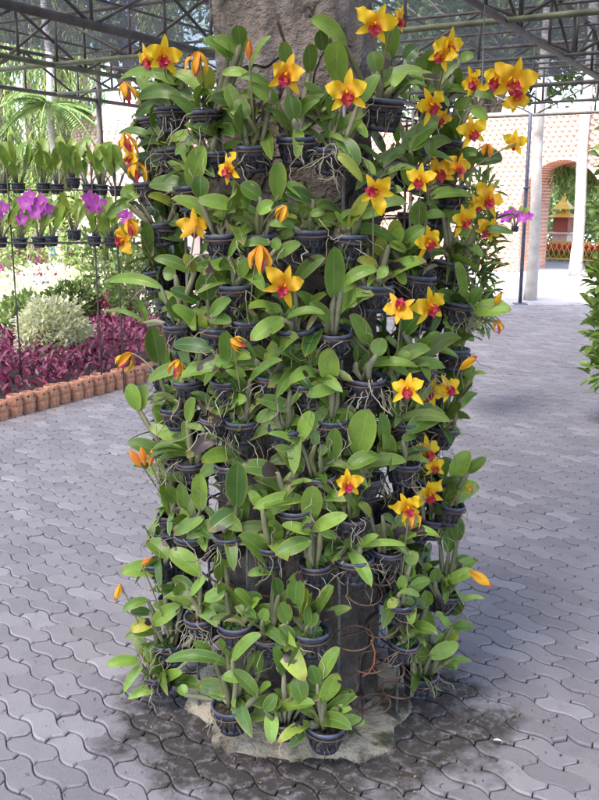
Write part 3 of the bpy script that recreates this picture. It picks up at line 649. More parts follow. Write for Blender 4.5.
    shift(fol, off).build('foliage', M['leaf'], root)
    shift(stm, off).build('stems', M['bulb'], root)
    rt = MB(); heavy = P.i in (35, 65, 67, 6, 41, 47, 37)
    for _ in range(rnd.randint(8, 15) + (16 if heavy else 0)):
        a = rnd.uniform(-1.7, 1.7) ; d = P.out * math.cos(a) + side * math.sin(a)
        p = P.p + d * rnd.uniform(.035, .062) * P.s + V((0, 0, rnd.uniform(-.06, .004))); pts = [p]; v = d * .5 + V((rnd.gauss(0, .7), rnd.gauss(0, .5), rnd.uniform(-1.2, .3)))
        for _k in range(rnd.randint(4, 8)):
            v = (v + V((rnd.gauss(0, .55), rnd.gauss(0, .45), rnd.gauss(-.28, .4)))).normalized(); p = p + v * rnd.uniform(.009, .017); pts.append(p)
        rr = rnd.uniform(.0008, .0017) if heavy else rnd.uniform(.0007, .0014)
        rt.tube(pts, [rr] * (len(pts) - 1) + [rr * .5], 5, (rnd.uniform(.1, 1) ** (0.5 if heavy else 1.3), 0, 0, 1))
    shift(rt, off).build('roots', M['root'], root)
    if P.i in (13, 15, 25, 31, 33, 34, 44, 50, 66, 69, 14, 62) or rnd.random() < .2:
        ms = MB()
        for _ in range(110):
            a = rnd.uniform(0, 6.28); rr = .045 * math.sqrt(rnd.random()) * P.s; p = P.p + V((rr * math.cos(a), rr * math.sin(a), -.013)); d = V((rnd.gauss(0, .6), rnd.gauss(0, .6), 1)).normalized()
            ms.leaf(p, p + d * rnd.uniform(.006, .016), .005, V((0, -1, .4)), .1, nl=2, nc=3, col=(rnd.random(), 0, 0, 1))
        shift(ms, off).build('moss', M['moss'], root)
    for (px, py, sz, stt, roll, yaw, pitch) in P.fl:
        pos = cyl(px, py, RP + .115)
        if abs(pos.y - P.p.y) > .16: pos = atY(px, py, P.p.y + CD + (.10 if pos.y > P.p.y else -.14))
        size = sz * rnd.uniform(.88, 1.02) * (pos - CAMP).length / F
        a, b, foot, f = flower_meshes(pos, size, stt, roll, yaw, pitch)
        fo = shift(a, off).build('flower' if stt in 'okw' else 'flower_bud', M['petal'] if stt != 'd' else M['drybud'], root)
        if b.v: shift(b, off).build('lip', M['lip'], fo)
        sk = MB(); s0 = cen + V((0, 0, .01)); far = (foot - s0).length
        mid = s0.lerp(foot, .55) + V((0, 0, .25 * far if stt == 'w' else .02)) - f * (.03 if stt in 'ok' else 0)
        pts = [s0 * (1 - t) ** 2 + mid * 2 * t * (1 - t) + foot * t * t for t in [k / 8 for k in range(9)]]
        sk.tube(pts, .0022, 6, (rnd.uniform(.6, 1), 0, rnd.uniform(.2, .7), 1)); shift(sk, off).build('flower_stalk', M['bulb'], root)
REAR = 'orchid on the rear of the rack, only glimpsed through gaps between the front plants'
for k in range(84):   # the far side of the column
    P = Plant(); th = R(-4 + 188 * ((k % 7) + .5 * ((k // 7) % 2)) / 6.5); z = .18 + .138 * (k // 7); P.p = V((RP * math.cos(th), RP * math.sin(th), z + rnd.uniform(-.04, .04)))
    P.lab = REAR; P.s = rnd.uniform(.9, 1.05); P.leaves = []; P.fl = []; P.i = 100 + k; P.out = V((P.p.x, P.p.y, 0)).normalized(); plants.append(P)
for P in plants: make_orchid(P)
for o in (proto_rim, proto_pot, proto_mix): bpy.data.objects.remove(o)

# ------------------------------------------------------------------ wire rack round the trunk
def rack():
    root = empty('wire_rack', (0, 0, 0), 'rusty wire rack of hoops and pot rings standing round the tree trunk', 'rack')
    RH = 0.335; zs = [0.10 + 0.132 * k for k in range(14)]
    for z in zs:
        h = MB(); h.ring((0, 0, z), RH, .0035, n=64); h.build('hoop', M['rust'], root)
    angs = [k * math.pi / 4 + .1 for k in range(8)]; p = cyl(337, 700, RH); a0 = math.atan2(p.y, p.x); angs = [a0 + k * math.pi / 4 for k in range(8)]
    for a in angs:
        u = MB(); u.tube([((RH + .007) * math.cos(a), (RH + .007) * math.sin(a), 0.0), ((RH + .007) * math.cos(a), (RH + .007) * math.sin(a), zs[-1] + .02)], .0045, 8); u.build('upright_rod', M['steel'], root)
    def ring_at(c, r, nrm):
        g = MB(); g.ring(c, r, .0026, nrm, wob=.03)
        z = min(zs, key=lambda q: abs(q - c.z)); o = V((c.x, c.y, 0)).normalized()
        g.tube([o * RH + V((0, 0, z)), c - o * (r - .002)], .0026, 6); g.build('pot_ring', M['rust'], root)
    for P in plants[:88]: ring_at(P.p + V((0, 0, -.019 * P.s)), .0595 * P.s, V((rnd.gauss(0, .05), rnd.gauss(0, .05), 1)) + P.out * .1)
    for x, y, wd in ((364, 592, 36), (354, 638, 36), (371, 662, 34), (342, 686, 30), (383, 626, 34), (388, 668, 32), (397, 690, 32), (374, 704, 32), (344, 716, 36), (380, 575, 30)):
        c = cyl(x, y, .392); ring_at(c, wd * (c - CAMP).length / F / 2, V((rnd.gauss(0, .15), rnd.gauss(0, .15), 1)) + V((c.x, c.y, 0)).normalized() * rnd.uniform(0, .35))
    tie = MB(); q = [cyl(371, 640, .41), cyl(375, 652, .41), cyl(374, 664, .41), cyl(368, 674, .41), cyl(362, 676, .41)]
    tie.tube(q, .002, 5); tie.build('wire_tie', plain('copper wire', (.35, .10, .05), None, .6), root)
rack()

# ------------------------------------------------------------------ shade roof: steel trusses and net
AU = R(29); U = V((math.sin(AU), math.cos(AU), 0)); Wd = V((math.cos(AU), -math.sin(AU), 0))
def AB(a, b, z): return U * a + Wd * b + V((0, 0, z))
ZT, ZB = 3.32, 2.88
A0, A1, B0, B1 = -9.0, 11.2, -6.96, 9.5
def netmat():
    m, nt, b = nodes('shade net'); out = nt.nodes['Material Output']
    d = nt.nodes.new('ShaderNodeBsdfDiffuse'); d.inputs[0].default_value = (0.022, 0.022, 0.030, 1)
    t = nt.nodes.new('ShaderNodeBsdfTranslucent'); t.inputs[0].default_value = (0.022, 0.022, 0.030, 1)
    a = nt.nodes.new('ShaderNodeMixShader'); a.inputs[0].default_value = .5; nt.links.new(d.outputs[0], a.inputs[1]); nt.links.new(t.outputs[0], a.inputs[2])
    tr = nt.nodes.new('ShaderNodeBsdfTransparent'); mx = nt.nodes.new('ShaderNodeMixShader')
    n = noi(nt, 2.2, 5, 0.7); n2 = noi(nt, 26, 3, 0.7)
    nt.links.new(mth(nt, 'ADD', 0.52, mth(nt, 'ADD', mth(nt, 'MULTIPLY', ramp(nt, n, .3, .7), 0.22), mth(nt, 'MULTIPLY', ramp(nt, n2, .35, .65), 0.34))), mx.inputs[0])
    nt.links.new(tr.outputs[0], mx.inputs[1]); nt.links.new(a.outputs[0], mx.inputs[2]); nt.links.new(mx.outputs[0], out.inputs[0]); return m
def net():
    mb = MB(); na, nb = 64, 50; vs = []; fs = []
    for i in range(na + 1):
        for j in range(nb + 1):
            a = A0 + (A1 - A0) * i / na; b = B0 + (B1 - B0) * j / nb
            z = ZT + 0.05 + 0.03 * math.sin(a * 2.1) * math.sin(b * 1.7) + .04 * noise.noise(V((a, b, 0)))
            vs.append(AB(a, b, z))
    for i in range(na):
        for j in range(nb): p = i * (nb + 1) + j; fs.append((p, p + 1, p + nb + 2, p + nb + 1))
    mb.add(vs, fs); tag(mb.build('shade_net', netmat()), 'grey translucent shade net stretched flat over the steel roof trusses', 'shade net')
net()
def truss(p, q, n, lab, mat='truss', rc=.026):
    root = empty('roof_truss', p, lab, 'truss', 'steel trusses under the shade net'); off = V(p)
    dz = V((0, 0, ZT - ZB)); T = MB(); T.tube([p + dz, q + dz], rc, 8); shift(T, off).build('top_chord', M['truss'], root)
    T = MB(); T.tube([p, q], rc * 1.1, 8); shift(T, off).build('bottom_chord', M[mat], root)
    wb = []
    for k in range(n + 1):
        s = p.lerp(q, k / n); wb.append((s, s + dz))
        if k < n:
            e = p.lerp(q, (k + 1) / n); wb.append((s, e + dz) if k % 2 else (s + dz, e))
    for (a, b) in wb:
        T = MB(); T.tube([a, b], .0145, 6); shift(T, off).build('web_bar', M['truss'], root)
for b, lab, mt in ((-6.96, 'outermost grey truss along the left edge of the shade net', 'truss'), (-5.2, 'thin truss between the outermost left truss and the thick pipe truss', 'trussgreen'), (-3.5, 'truss with a thick bottom pipe at upper left of the orchid column', 'truss'),
                   (-0.75, 'truss passing just right of the tree trunk top and running away', 'truss'), (0.35, 'short piece of truss in the top right corner of the photo', 'truss')):
    truss(AB(A0 + 4, b, ZB), AB(A1, b, ZB), 18, lab, mt, .032 if b == -3.5 else .024)
for a, lab, mt in ((4.45, 'mossy green cross truss near the top right of the column', 'trussgreen'), (8.3, 'cross truss in the middle distance under the net', 'truss'), (11.9, 'far cross truss along the back edge of the shade net above the pole', 'truss')):
    truss(AB(a, B0, ZB + .004), AB(a, B1 - 2, ZB + .004), 16, lab, mt, .022)
def purlin(p, q, z, r, lab):
    T = MB(); T.tube([p, q], r, 6); tag(shift(T, p).build('roof_purlin', M['truss'], None, p), lab, 'purlin', 'thin bars holding up the shade net')
for k, a in enumerate((1.2, 2.9, 6.1, 7.2, 9.5, 10.7)): purlin(AB(a, B0, ZT - .03), AB(a, B1, ZT - .03), 0, .014, 'thin dark crossbar directly under the shade net')
for k, b in enumerate((-6.1, -4.3, -2.2, 1.6, 2.9, 4.2, 5.6)): purlin(AB(A0 + 4, b, ZT - .002), AB(A1, b, ZT - .002), 0, .014, 'thin dark bar under the shade net running away from the camera')
truss(AB(6.3, B0, ZB + .008), AB(6.3, B1 - 2, ZB + .008), 16, 'thin cross truss between the mossy one and the middle distance one', 'truss', .016)
truss(AB(10.2, B0, ZB + .008), AB(10.2, B1 - 2, ZB + .008), 20, 'thin cross truss just before the back edge of the shade net', 'truss', .016)
truss(AB(A0 + 4, 2.2, ZB + .012), AB(A1, 2.2, ZB + .012), 22, 'truss running away along the right side of the path', 'truss', .018)
def pole(x, y, z0, lab, mat, r, Y=None):
    p = atz(x, y, 0) if Y is None else V((atY(x, 300, Y).x, Y - CD, 0)); root = empty('support_pole', p, lab, 'pole')
    T = MB(); T.tube([V((0, 0, 0.012)), V((0, 0, z0))], r, 12); T.build('shaft', mat, root)
    T = MB(); T.box((0, 0, .006), .2, .2, .012); T.build('base_plate', mat, root)
    T = MB(); T.ring((0, 0, 1.78), r + .008, .018); T.build('collar', mat, root)
pole(520, 304, ZB, 'slim dark blue pole standing on the pavers before the pale palm trunk', M['bluepole'], .030)
pole(108, 0, ZT, 'slim grey pole at the left edge of the net behind the hanging orchids', M['truss'], .04, Y=12.2)

# ------------------------------------------------------------------ background planting
M['green'] = leafmat('shrub leaf', (0.035, 0.085, 0.025), (0.15, 0.26, 0.06), (0.40, 0.42, 0.12), rough=.45, midrib=False)
M['purple'] = leafmat('purple leaf', (0.09, 0.01, 0.036), (0.42, 0.065, 0.155), (0.55, 0.22, 0.30), rough=.4, midrib=False)
M['varieg'] = leafmat('variegated leaf', (0.22, 0.30, 0.12), (0.78, 0.78, 0.60), (0.80, 0.78, 0.46), rough=.5, midrib=False)
M['flowerpurple'] = petalmat('purple orchid', (0.52, 0.06, 0.50), (0.66, 0.22, 0.60))
M['redflower'] = petalmat('red flower', (0.60, 0.03, 0.03), (0.5, 0.02, 0.02))
M['pinkflower'] = petalmat('pink flower', (0.60, 0.16, 0.42), (0.6, 0.1, 0.3))
M['wood'] = plain('grey stem', (0.12, 0.09, 0.07), (0.22, 0.18, 0.15), .9, 8, .5, 40)
M['palm'] = plain('pale palm bark', (0.33, 0.30, 0.285), (0.47, 0.44, 0.415), .85, 5, .5, 25)
M['soilbed'] = plain('dark bed soil', (0.03, 0.02, 0.016), (0.06, 0.045, 0.035), .95, 10, .8, 60)
def cloud(mb, c, rad, n, ll, wl, shell=.55, up=.3, tint=(.1, .9), yel=(0, .1), outward=.7, rn=rnd, droop=0):
    c = V(c)
    for _ in range(n):
        d = V((rn.gauss(0, 1), rn.gauss(0, 1), rn.gauss(0, 1))).normalized(); q = shell + (1 - shell) * rn.random() ** .6
        q *= 1 + .16 * noise.noise(d * 2.3 + c); p = c + V((d.x * rad[0], d.y * rad[1], d.z * rad[2])) * q
        t = (d * outward + V((rn.gauss(0, .55), rn.gauss(0, .55), rn.gauss(up, .5) - droop))).normalized(); l = ll * rn.uniform(.65, 1.25)
        nh = V((rn.gauss(0, .5), rn.gauss(0, .5), 1)) + d * .5
        mb.leaf(p, p + t * l, wl * rn.uniform(.7, 1.2), nh, .1, .2, V((0, 0, 1)), 4, (rn.uniform(*tint), 0, rn.uniform(*yel), 1), nc=3)
# planting bed and its edging of terracotta pots
EA, EB = atz(-26, 426, 0), atz(176, 373, 0); ed = (EB - EA).normalized(); en = V((-ed.y, ed.x, 0))
bed = MB(); q0 = EA - ed * 3 + en * .07; q1 = EB + ed * 2.2 + en * .07
qs = [q0, q1, q1 + en * 4.2, q0 + en * 4.2]; n = 24; vs = []; fs = []
for i in range(n + 1):
    for j in range(n + 1):
        p = q0.lerp(q1, i / n) + en * 3.4 * j / n; vs.append((p.x, p.y, .02 + .05 * min(1, j / 2) * (1 if 0 < i < n else .2) + .02 * noise.noise(p * 3)))
for i in range(n):
    for j in range(n): a = i * (n + 1) + j; fs.append((a, a + n + 1, a + n + 2, a + 1))
bed.add(vs, fs); tag(bed.build('planting_bed', M['soilbed']), kind='structure')
proto_e = None
def edging(p0, p1, lab, grp, start=0):
    global proto_e
    n = int((p1 - p0).length / .128)
    for k in range(n):
        p = p0 + (p1 - p0).normalized() * (.128 * k)
        if proto_e is None:
            root = empty('edging_pot', p, lab, 'clay pot', grp)
            T = MB(); T.lathe([(0, -.02), (.052, -.02), (.054, .0), (.060, .045), (.0605, .062), (.0565, .070), (.0565, .076), (.061, .084), (.0615, .10), (.060, .14), (.056, .152), (.049, .158), (.046, .152), (.046, .12), (0, .12)], 22); T.build('body', M['terracotta'], root)
            for s in (-1, 1):
                T = MB(); a = math.atan2(-en.y, -en.x) + s * .42; d = V((math.cos(a), math.sin(a), 0)); T.tube([d * .053 + V((0, 0, .128)), d * .0612 + V((0, 0, .128))], .0075, 8); T.build('hole', M['hole'], root)
            proto_e = root
        else: root = copytree(proto_e); root.location = p
        root['label'] = lab; root['group'] = grp
        root.location += V((rnd.gauss(0, .004), rnd.gauss(0, .006), rnd.gauss(0, .004))); root.rotation_euler = (rnd.gauss(0, .03), rnd.gauss(0, .03), rnd.gauss(0, .12)); s = rnd.uniform(.95, 1.05); root.scale = (s, s, s * rnd.uniform(.96, 1.05))
edging(EA, EB + ed * .3, 'terracotta pot in the front row edging the purple leaved bed', 'terracotta pots edging the bed front')
FA, FB = atz(98, 338, 0), atz(172, 324, 0)
edging(FA, FB, 'terracotta pot in the far row behind the purple leaved plants', 'terracotta pots edging the bed back')
g = MB(); rn = random.Random(21)
for _ in range(5200):
    s = rn.uniform(-1.5, (EB - EA).length + 1.5); t = .16 + 2.0 * rn.random()
    p = EA + ed * s + en * t; hgt = (.24 + .10 * noise.noise(p * 2.2)) * min(1, .55 + t)
    z = hgt * rn.uniform(.25, 1.0); d = V((rn.gauss(0, .6), rn.gauss(0, .6), rn.uniform(.2, 1))).normalized(); p.z = z + .03
    g.leaf(p, p + d * rn.uniform(.06, .12), rn.uniform(.016, .034), (rn.gauss(0, .6), rn.gauss(-.3, .6), 1), .12, .2, nl=4, nc=3, col=(rn.random() ** 1.4, 0, rn.random() ** 5 * .8, 1))
tag(g.build('purple_ground_cover', M['purple']), kind='stuff')
def shrub(c, rad, n, ll, wl, mat, lab, tint=(.1, .9), yel=(0, .15), cat='shrub', name='shrub', grp=None, **k):
    base = V((c[0], c[1], 0)); root = empty(name, base, lab, cat, grp)
    F_ = MB(); cloud(F_, V((0, 0, c[2])), rad, n, ll, wl, tint=tint, yel=yel, **k); F_.build('foliage', mat, root)
    S_ = MB()
    for _ in range(6):
        a = rnd.uniform(0, 6.28); e = V((math.cos(a) * rad[0] * .5, math.sin(a) * rad[1] * .5, c[2] + rad[2] * .3)); S_.tube([V((0, 0, 0)), e * .5 + V((0, 0, .05)), e], [.016, .012, .005], 6, cap=True)
    S_.build('stem', M['wood'], root); return root
p = atY(53, 334, 8.5); shrub(p, (.335, .335, .32), 4200, .065, .024, M['varieg'], 'round clipped bush with white edged leaves in the purple bed', (.6, 1), (.2, .95), 'bush', 'round_bush', shell=.7)
# paler shrubs farther back in the bed
for (px, py, Y, rx, rz, mt, lab, tint, nn) in (
    (5, 305, 11.5, .55, .42, 'varieg', 'cream variegated low shrub at the far left of the garden', (.6, 1), 900), (50, 292, 13, .8, .40, 'varieg', 'wide white leaved hedge plant behind the round bush', (.6, 1), 1300),
    (95, 300, 12, .5, .36, 'varieg', 'pale variegated shrub right of the round bush', (.4, 1), 800), (72, 302, 10.6, .3, .22, 'green', 'dark green low shrub just behind the round bush', (.1, .6), 500),
    (28, 318, 10.2, .42, .26, 'green', 'bright green low shrub at left behind the round bush', (.4, 1), 600), (118, 262, 11.5, .55, .55, 'green', 'yellow green bushy shrub beside the column on the left', (.6, 1), 1200),
    (92, 232, 14, .8, .7, 'green', 'tall light green shrub behind the hanging purple orchids', (.6, 1), 1300), (140, 290, 10.5, .4, .45, 'green', 'green shrub half hidden by the left side of the column', (.4, 1), 700),
    (20, 225, 16, .9, .8, 'green', 'light green bush behind the leftmost hanging pots', (.6, 1), 1200), (60, 225, 19, 1.2, .8, 'green', 'broad pale bush far behind the hanging pots', (.6, 1), 1200),
    (130, 215, 17, .9, .9, 'green', 'leafy bush below the clay dome at left', (.5, 1), 1100)):
    shrub(atY(px, py, Y), (rx, rx * .8, rz), nn, .10 if mt == 'green' else .085, .042, M[mt], lab, tint, (0.05, .5))
shrub(atY(116, 318, 10.8), (.35, .3, .25), 800, .09, .03, M['purple'], 'purple leaved shrub beside the column behind the bed', (.3, 1), (0, .3))
hg = MB(); rn = random.Random(31)
for _ in range(1500):
    p = atY(rn.uniform(-30, 75), 262, 17.5); p.z = rn.uniform(.1, .75); p.y += rn.uniform(-.3, .3); d = V((rn.gauss(0, 1), rn.gauss(-.5, .6), rn.gauss(.3, .6))).normalized()
    hg.leaf(p, p + d * .09, .07, (0, -1, .5), .1, nl=3, nc=3, col=(.5, 0, 0, 1))
tag(hg.build('pink_flower_hedge', M['pinkflower']), kind='stuff')
bp = atY(58, 252, 16.5); root = empty('garden_board', V((bp.x, bp.y, 0)), 'small plain blue board on white posts behind the hanging pots', 'board')
T = MB(); T.box((0, 0, bp.z), .24, .03, .46); T.build('panel', plain('blue paint', (.06, .22, .5), None, .5), root)
for s in (-1, 1): T = MB(); T.tube([V((s * .16, .03, 0)), V((s * .16, .03, bp.z + .3))], .025, 8); T.build('post', plain('white paint', (.75, .75, .75), None, .5), root)

# rows of hanging orchids on a rail at left
def small_flower(mb, p, s, yaw):
    f = V((math.sin(yaw) * .6, -1, rnd.uniform(-.2, .3))).normalized(); r = f.cross(V((0, 0, 1))).normalized(); u = r.cross(f)
    for k in range(5):
        a = k * 1.2566 + rnd.uniform(-.1, .1); d = r * math.sin(a) + u * math.cos(a); mb.leaf(p, p + d * s * .5 + f * s * .06, s * (.42 if k in (1, 4) else .3), f, .05, .15, nl=4, nc=3, col=(.5, 0, 0, 1), prof='petal')
pp = potmeshes()
def hung_orchid(px, py, Y, lab, fl, grp, tall, scale=1.0):
    p = atY(px, py, Y); off = p; root = empty('hanging_orchid', p, lab, 'orchid', grp)
    a = pp[0].build('pot', M['pot'], root); b = pp[1].build('rim', M['rim'], a); c = pp[2].build('potting_mix', M['mix'], root, smooth=False)
    a.scale = c.scale = (scale,) * 3
    F_ = MB(); S_ = MB()
    for _ in range(rnd.randint(6, 9)):
        an = rnd.uniform(0, 6.28); h = rnd.uniform(.05, .16) * tall; e = V((math.cos(an) * rnd.uniform(.02, .10), math.sin(an) * .07, h)); o = V((e.x * .3, e.y * .3, -.01))
        S_.tube([o, o.lerp(e, .5) + V((0, 0, .01)), e], [.005, .008, .004], 6, (rnd.random(), .1, .1, 1)); l = rnd.uniform(.14, .25)
        t = e + V((math.cos(an) * rnd.uniform(.1, .8), math.sin(an) * .5, rnd.uniform(.3, 1))).normalized() * l
        F_.leaf(e, t, l * .33, V((0, -.8, .5)) + V((rnd.gauss(0, .3), 0, 0)), .12, .25, V((0, 0, 1)), 8, (rnd.uniform(.6, 1), 0, rnd.uniform(0, .35), 1))
    F_.build('foliage', M['leaf'], root); S_.build('stems', M['bulb'], root)
    for (fx, fy, s) in fl:
        q = atY(fx, fy, Y - .12) - p; B_ = MB(); small_flower(B_, q, s * 1.3, rnd.uniform(-1, 1)); B_.build('flower', M['flowerpurple'], root)
        K_ = MB(); K_.tube([V((0, 0, 0)), q * .55 + V((0, .05, .05)), q + V((0, .02, 0))], .003, 5, (.9, 0, .3, 1)); K_.build('flower_stalk', M['bulb'], root)
YH = 7.4
for px, py, lab in ((3, 183, 'leafy orchid in black pot at the left end of the upper rail'), (18, 183, 'second leafy orchid from the left end of the upper rail'), (43, 183, 'upper rail orchid with broad leaves right of the first gap'), (57, 184, 'upper rail orchid squeezed against the broad leaved one at its left'),
                    (73, 178, 'upper rail orchid sitting a little higher than its neighbours'), (89, 184, 'upper rail orchid below the left foot of the clay dome'), (101, 185, 'middle one of the three crowded orchids at right on the upper rail'), (116, 186, 'rightmost leafy orchid on the upper rail beside the column')):
    hung_orchid(px, py, YH, lab, [], 'leafy orchids on the upper rail', 1.0)
for px, py, lab, fl in ((0, 237, 'orchid on the lower rail cut off by the left photo edge', [(-4, 212, .12), (2, 208, .1)]), (20, 238, 'lower rail orchid with a big cluster of magenta purple blooms', [(26, 203, .13), (36, 211, .13), (22, 219, .1), (30, 196, .09)]),
                        (39, 237, 'lower rail orchid with two purple blooms against the big cluster', [(42, 202, .12), (47, 209, .1)]), (51, 236, 'flowerless lower rail orchid squeezed behind its purple neighbour', []), (74, 230, 'flowerless lower rail orchid in a pot hanging higher than the rest', []),
                        (94, 236, 'lower rail orchid with one round cluster of purple blooms', [(90, 199, .12), (97, 204, .13), (92, 208, .1)]), (111, 237, 'lower rail orchid with a lone purple bloom beside the column', [(127, 217, .11), (122, 213, .08)])):
    hung_orchid(px, py, YH - .15, lab, fl, 'orchids on the lower rail', .8)
root = empty('hanging_rail', V((atY(50, 190, YH).x, YH - CD, 0)), 'thin steel rail frame carrying the two rows of black orchid pots', 'rail'); off = root.location.copy()
for py, dy in ((190, 0), (243, -.15)):
    for s in (-.064, .064):
        T = MB(); T.tube([atY(-60, py, YH + dy) + V((0, s, 0)), atY(160, py, YH + dy) + V((0, s, 0))], .006, 6); shift(T, off).build('rail', M['truss'], root)
for px in (8, 92, 115): T = MB(); e = atY(px, 190, YH - .075); T.tube([V((e.x, e.y, .0)), V((e.x, e.y, e.z + .25))], .007, 8); shift(T, off).build('post', M['truss'], root)

# columnar weeping trees behind the roof edge
def weeping(px, Y, r, h, lab, seed, tint=(.45, 1)):
    rn = random.Random(seed); b = V((atY(px, 200, Y).x, Y - CD, 0)); root = empty('weeping_tree', b, lab, 'tree', 'tall weeping trees behind the garden')
    T = MB(); T.tube([V((0, 0, 0)), V((.05, 0, h * .5)), V((0, 0, h))], [.13, .1, .02], 10); T.build('trunk', M['wood'], root)
    F_ = MB()
    for _ in range(300):
        z0 = rn.uniform(1.2, h); a = rn.uniform(0, 6.28); rr = r * (1 - .6 * (z0 / h) ** 2) * rn.uniform(.3, 1.15); p = V((math.cos(a) * rr, math.sin(a) * rr, z0))
        for k in range(rn.randint(9, 18)):
            p = p + V((rn.gauss(0, .02), rn.gauss(0, .02), -.075))
            d = V((rn.gauss(0, .45), rn.gauss(0, .45), -1)).normalized(); F_.leaf(p, p + d * rn.uniform(.14, .26), rn.uniform(.016, .032), (rn.gauss(0, 1), -1, .2), .08, .2, nl=3, nc=3, col=(rn.uniform(*tint), 0, rn.uniform(0, .55), 1))
    F_.build('crown', M['green'], root)
for i, (px, Y, r, h, lab) in enumerate(((4, 17, .55, 7, 'weeping tree at the left photo edge behind the trusses'), (33, 20, .75, 7.5, 'yellowish weeping tree second from the left photo edge'), (64, 16.5, .62, 6, 'darker weeping tree in the middle of the left group'), (88, 19, .55, 7, 'slender weeping tree left of the clay dome'), (165, 20, .7, 7, 'weeping tree behind the upper left of the orchid column'))):
    weeping(px, Y, r, h, lab, 40 + i, (0, .5) if i == 2 else (.25, .85))
def bigtree(px, Y, zc, r, lab, seed, n=4200):
    rn = random.Random(seed); b = V((atY(px, 200, Y).x, Y - CD, 0)); root = empty('shade_tree', b, lab, 'tree', 'trees seen through the shade net')
    T = MB(); T.tube([V((0, 0, 0)), V((.1, 0, zc * .5)), V((0, 0, zc))], [.15, .12, .06], 10)
    for _ in range(5): a = rn.uniform(0, 6.28); T.tube([V((.05, 0, zc * .6)), V((math.cos(a) * r * .4, math.sin(a) * r * .4, zc)), V((math.cos(a) * r * .8, math.sin(a) * r * .8, zc + r * .3))], [.09, .06, .02], 7)
    T.build('trunk', M['wood'], root); F_ = MB()
    for _ in range(9):
        a = rn.uniform(0, 6.28); q = rn.uniform(.2, .8) * r; cloud(F_, (math.cos(a) * q, math.sin(a) * q, zc + rn.uniform(-.5, .6) * r), (r * .5, r * .5, r * .4), n // 9, .3, .12, .3, tint=(.1, .8), rn=rn)
    F_.build('crown', M['green'], root)
for i, (px, Y, zc, r, lab) in enumerate(((487, 22, 5.3, 2.6, 'leafy tree seen through the net right of the column top'), (622, 24, 6.2, 2.8, 'leafy tree seen through the net in the top right corner'), (420, 27, 6.3, 3.0, 'tree behind the net just right of the trunk'), (-10, 25, 7.2, 2.9, 'tree behind the net in the top left corner'), (660, 20, 5.5, 2.3, 'tree beyond the right edge of the arch wall'), (130, 28, 7.6, 2.8, 'tree behind the net over the clay dome'))):
    bigtree(px, Y, zc, r, lab, 60 + i)

# clay pot clad dome (left) and arch wall (right)
M['archwall'] = plain('pale plaster', (.66, .50, .44), (.76, .62, .56), .9, 4, .3, 20)
M['clad'] = plain('pink clay', (.52, .22, .13), (.66, .36, .25), .85, 9)
def clay(mb, p, nrm, r=.045, l=.10):
    nrm = V(nrm).normalized(); mb.tube([p - nrm * .01, p + nrm * l * .5, p + nrm * l], [r * .75, r, r * .85], 7, cap=True)
def dome():
    c = atY(146, 200, 16); c.z = 0; zc = atY(146, 150, 16).z; root = empty('clay_dome', c, 'pale round dome studded with small clay pots above the hanging orchids', 'dome')
    T = MB(); prof = [(1.22, -zc), (1.22, 0)] + [(1.22 * math.cos(k * R(9)), .78 * math.sin(k * R(9))) for k in range(1, 11)]; T.lathe(prof, 40, (0, 0, zc)); T.build('shell', M['archwall'], root)
    K = MB()
    for i in range(26):
        ph = R(-30 + 116 * i / 26)
        for k in range(int(max(6, 62 * max(.1, math.cos(max(0, ph)))))):
            th = 2 * math.pi * (k + .5 * (i % 2)) / int(max(6, 62 * max(.1, math.cos(max(0, ph)))))
            if ph > 0: p = V((1.22 * math.cos(ph) * math.cos(th), 1.22 * math.cos(ph) * math.sin(th), zc + .78 * math.sin(ph)))
            else: p = V((1.22 * math.cos(th), 1.22 * math.sin(th), zc + ph * 2))
            if math.sin(th) < .3: clay(K, p, V((p.x, p.y, (p.z - zc) * 1.6 if ph > 0 else 0)), .034, .05)
    K.build('pot_cladding', plain('pale pink clay', (.66, .45, .38), (.76, .58, .50), .85, 9), root)
dome()
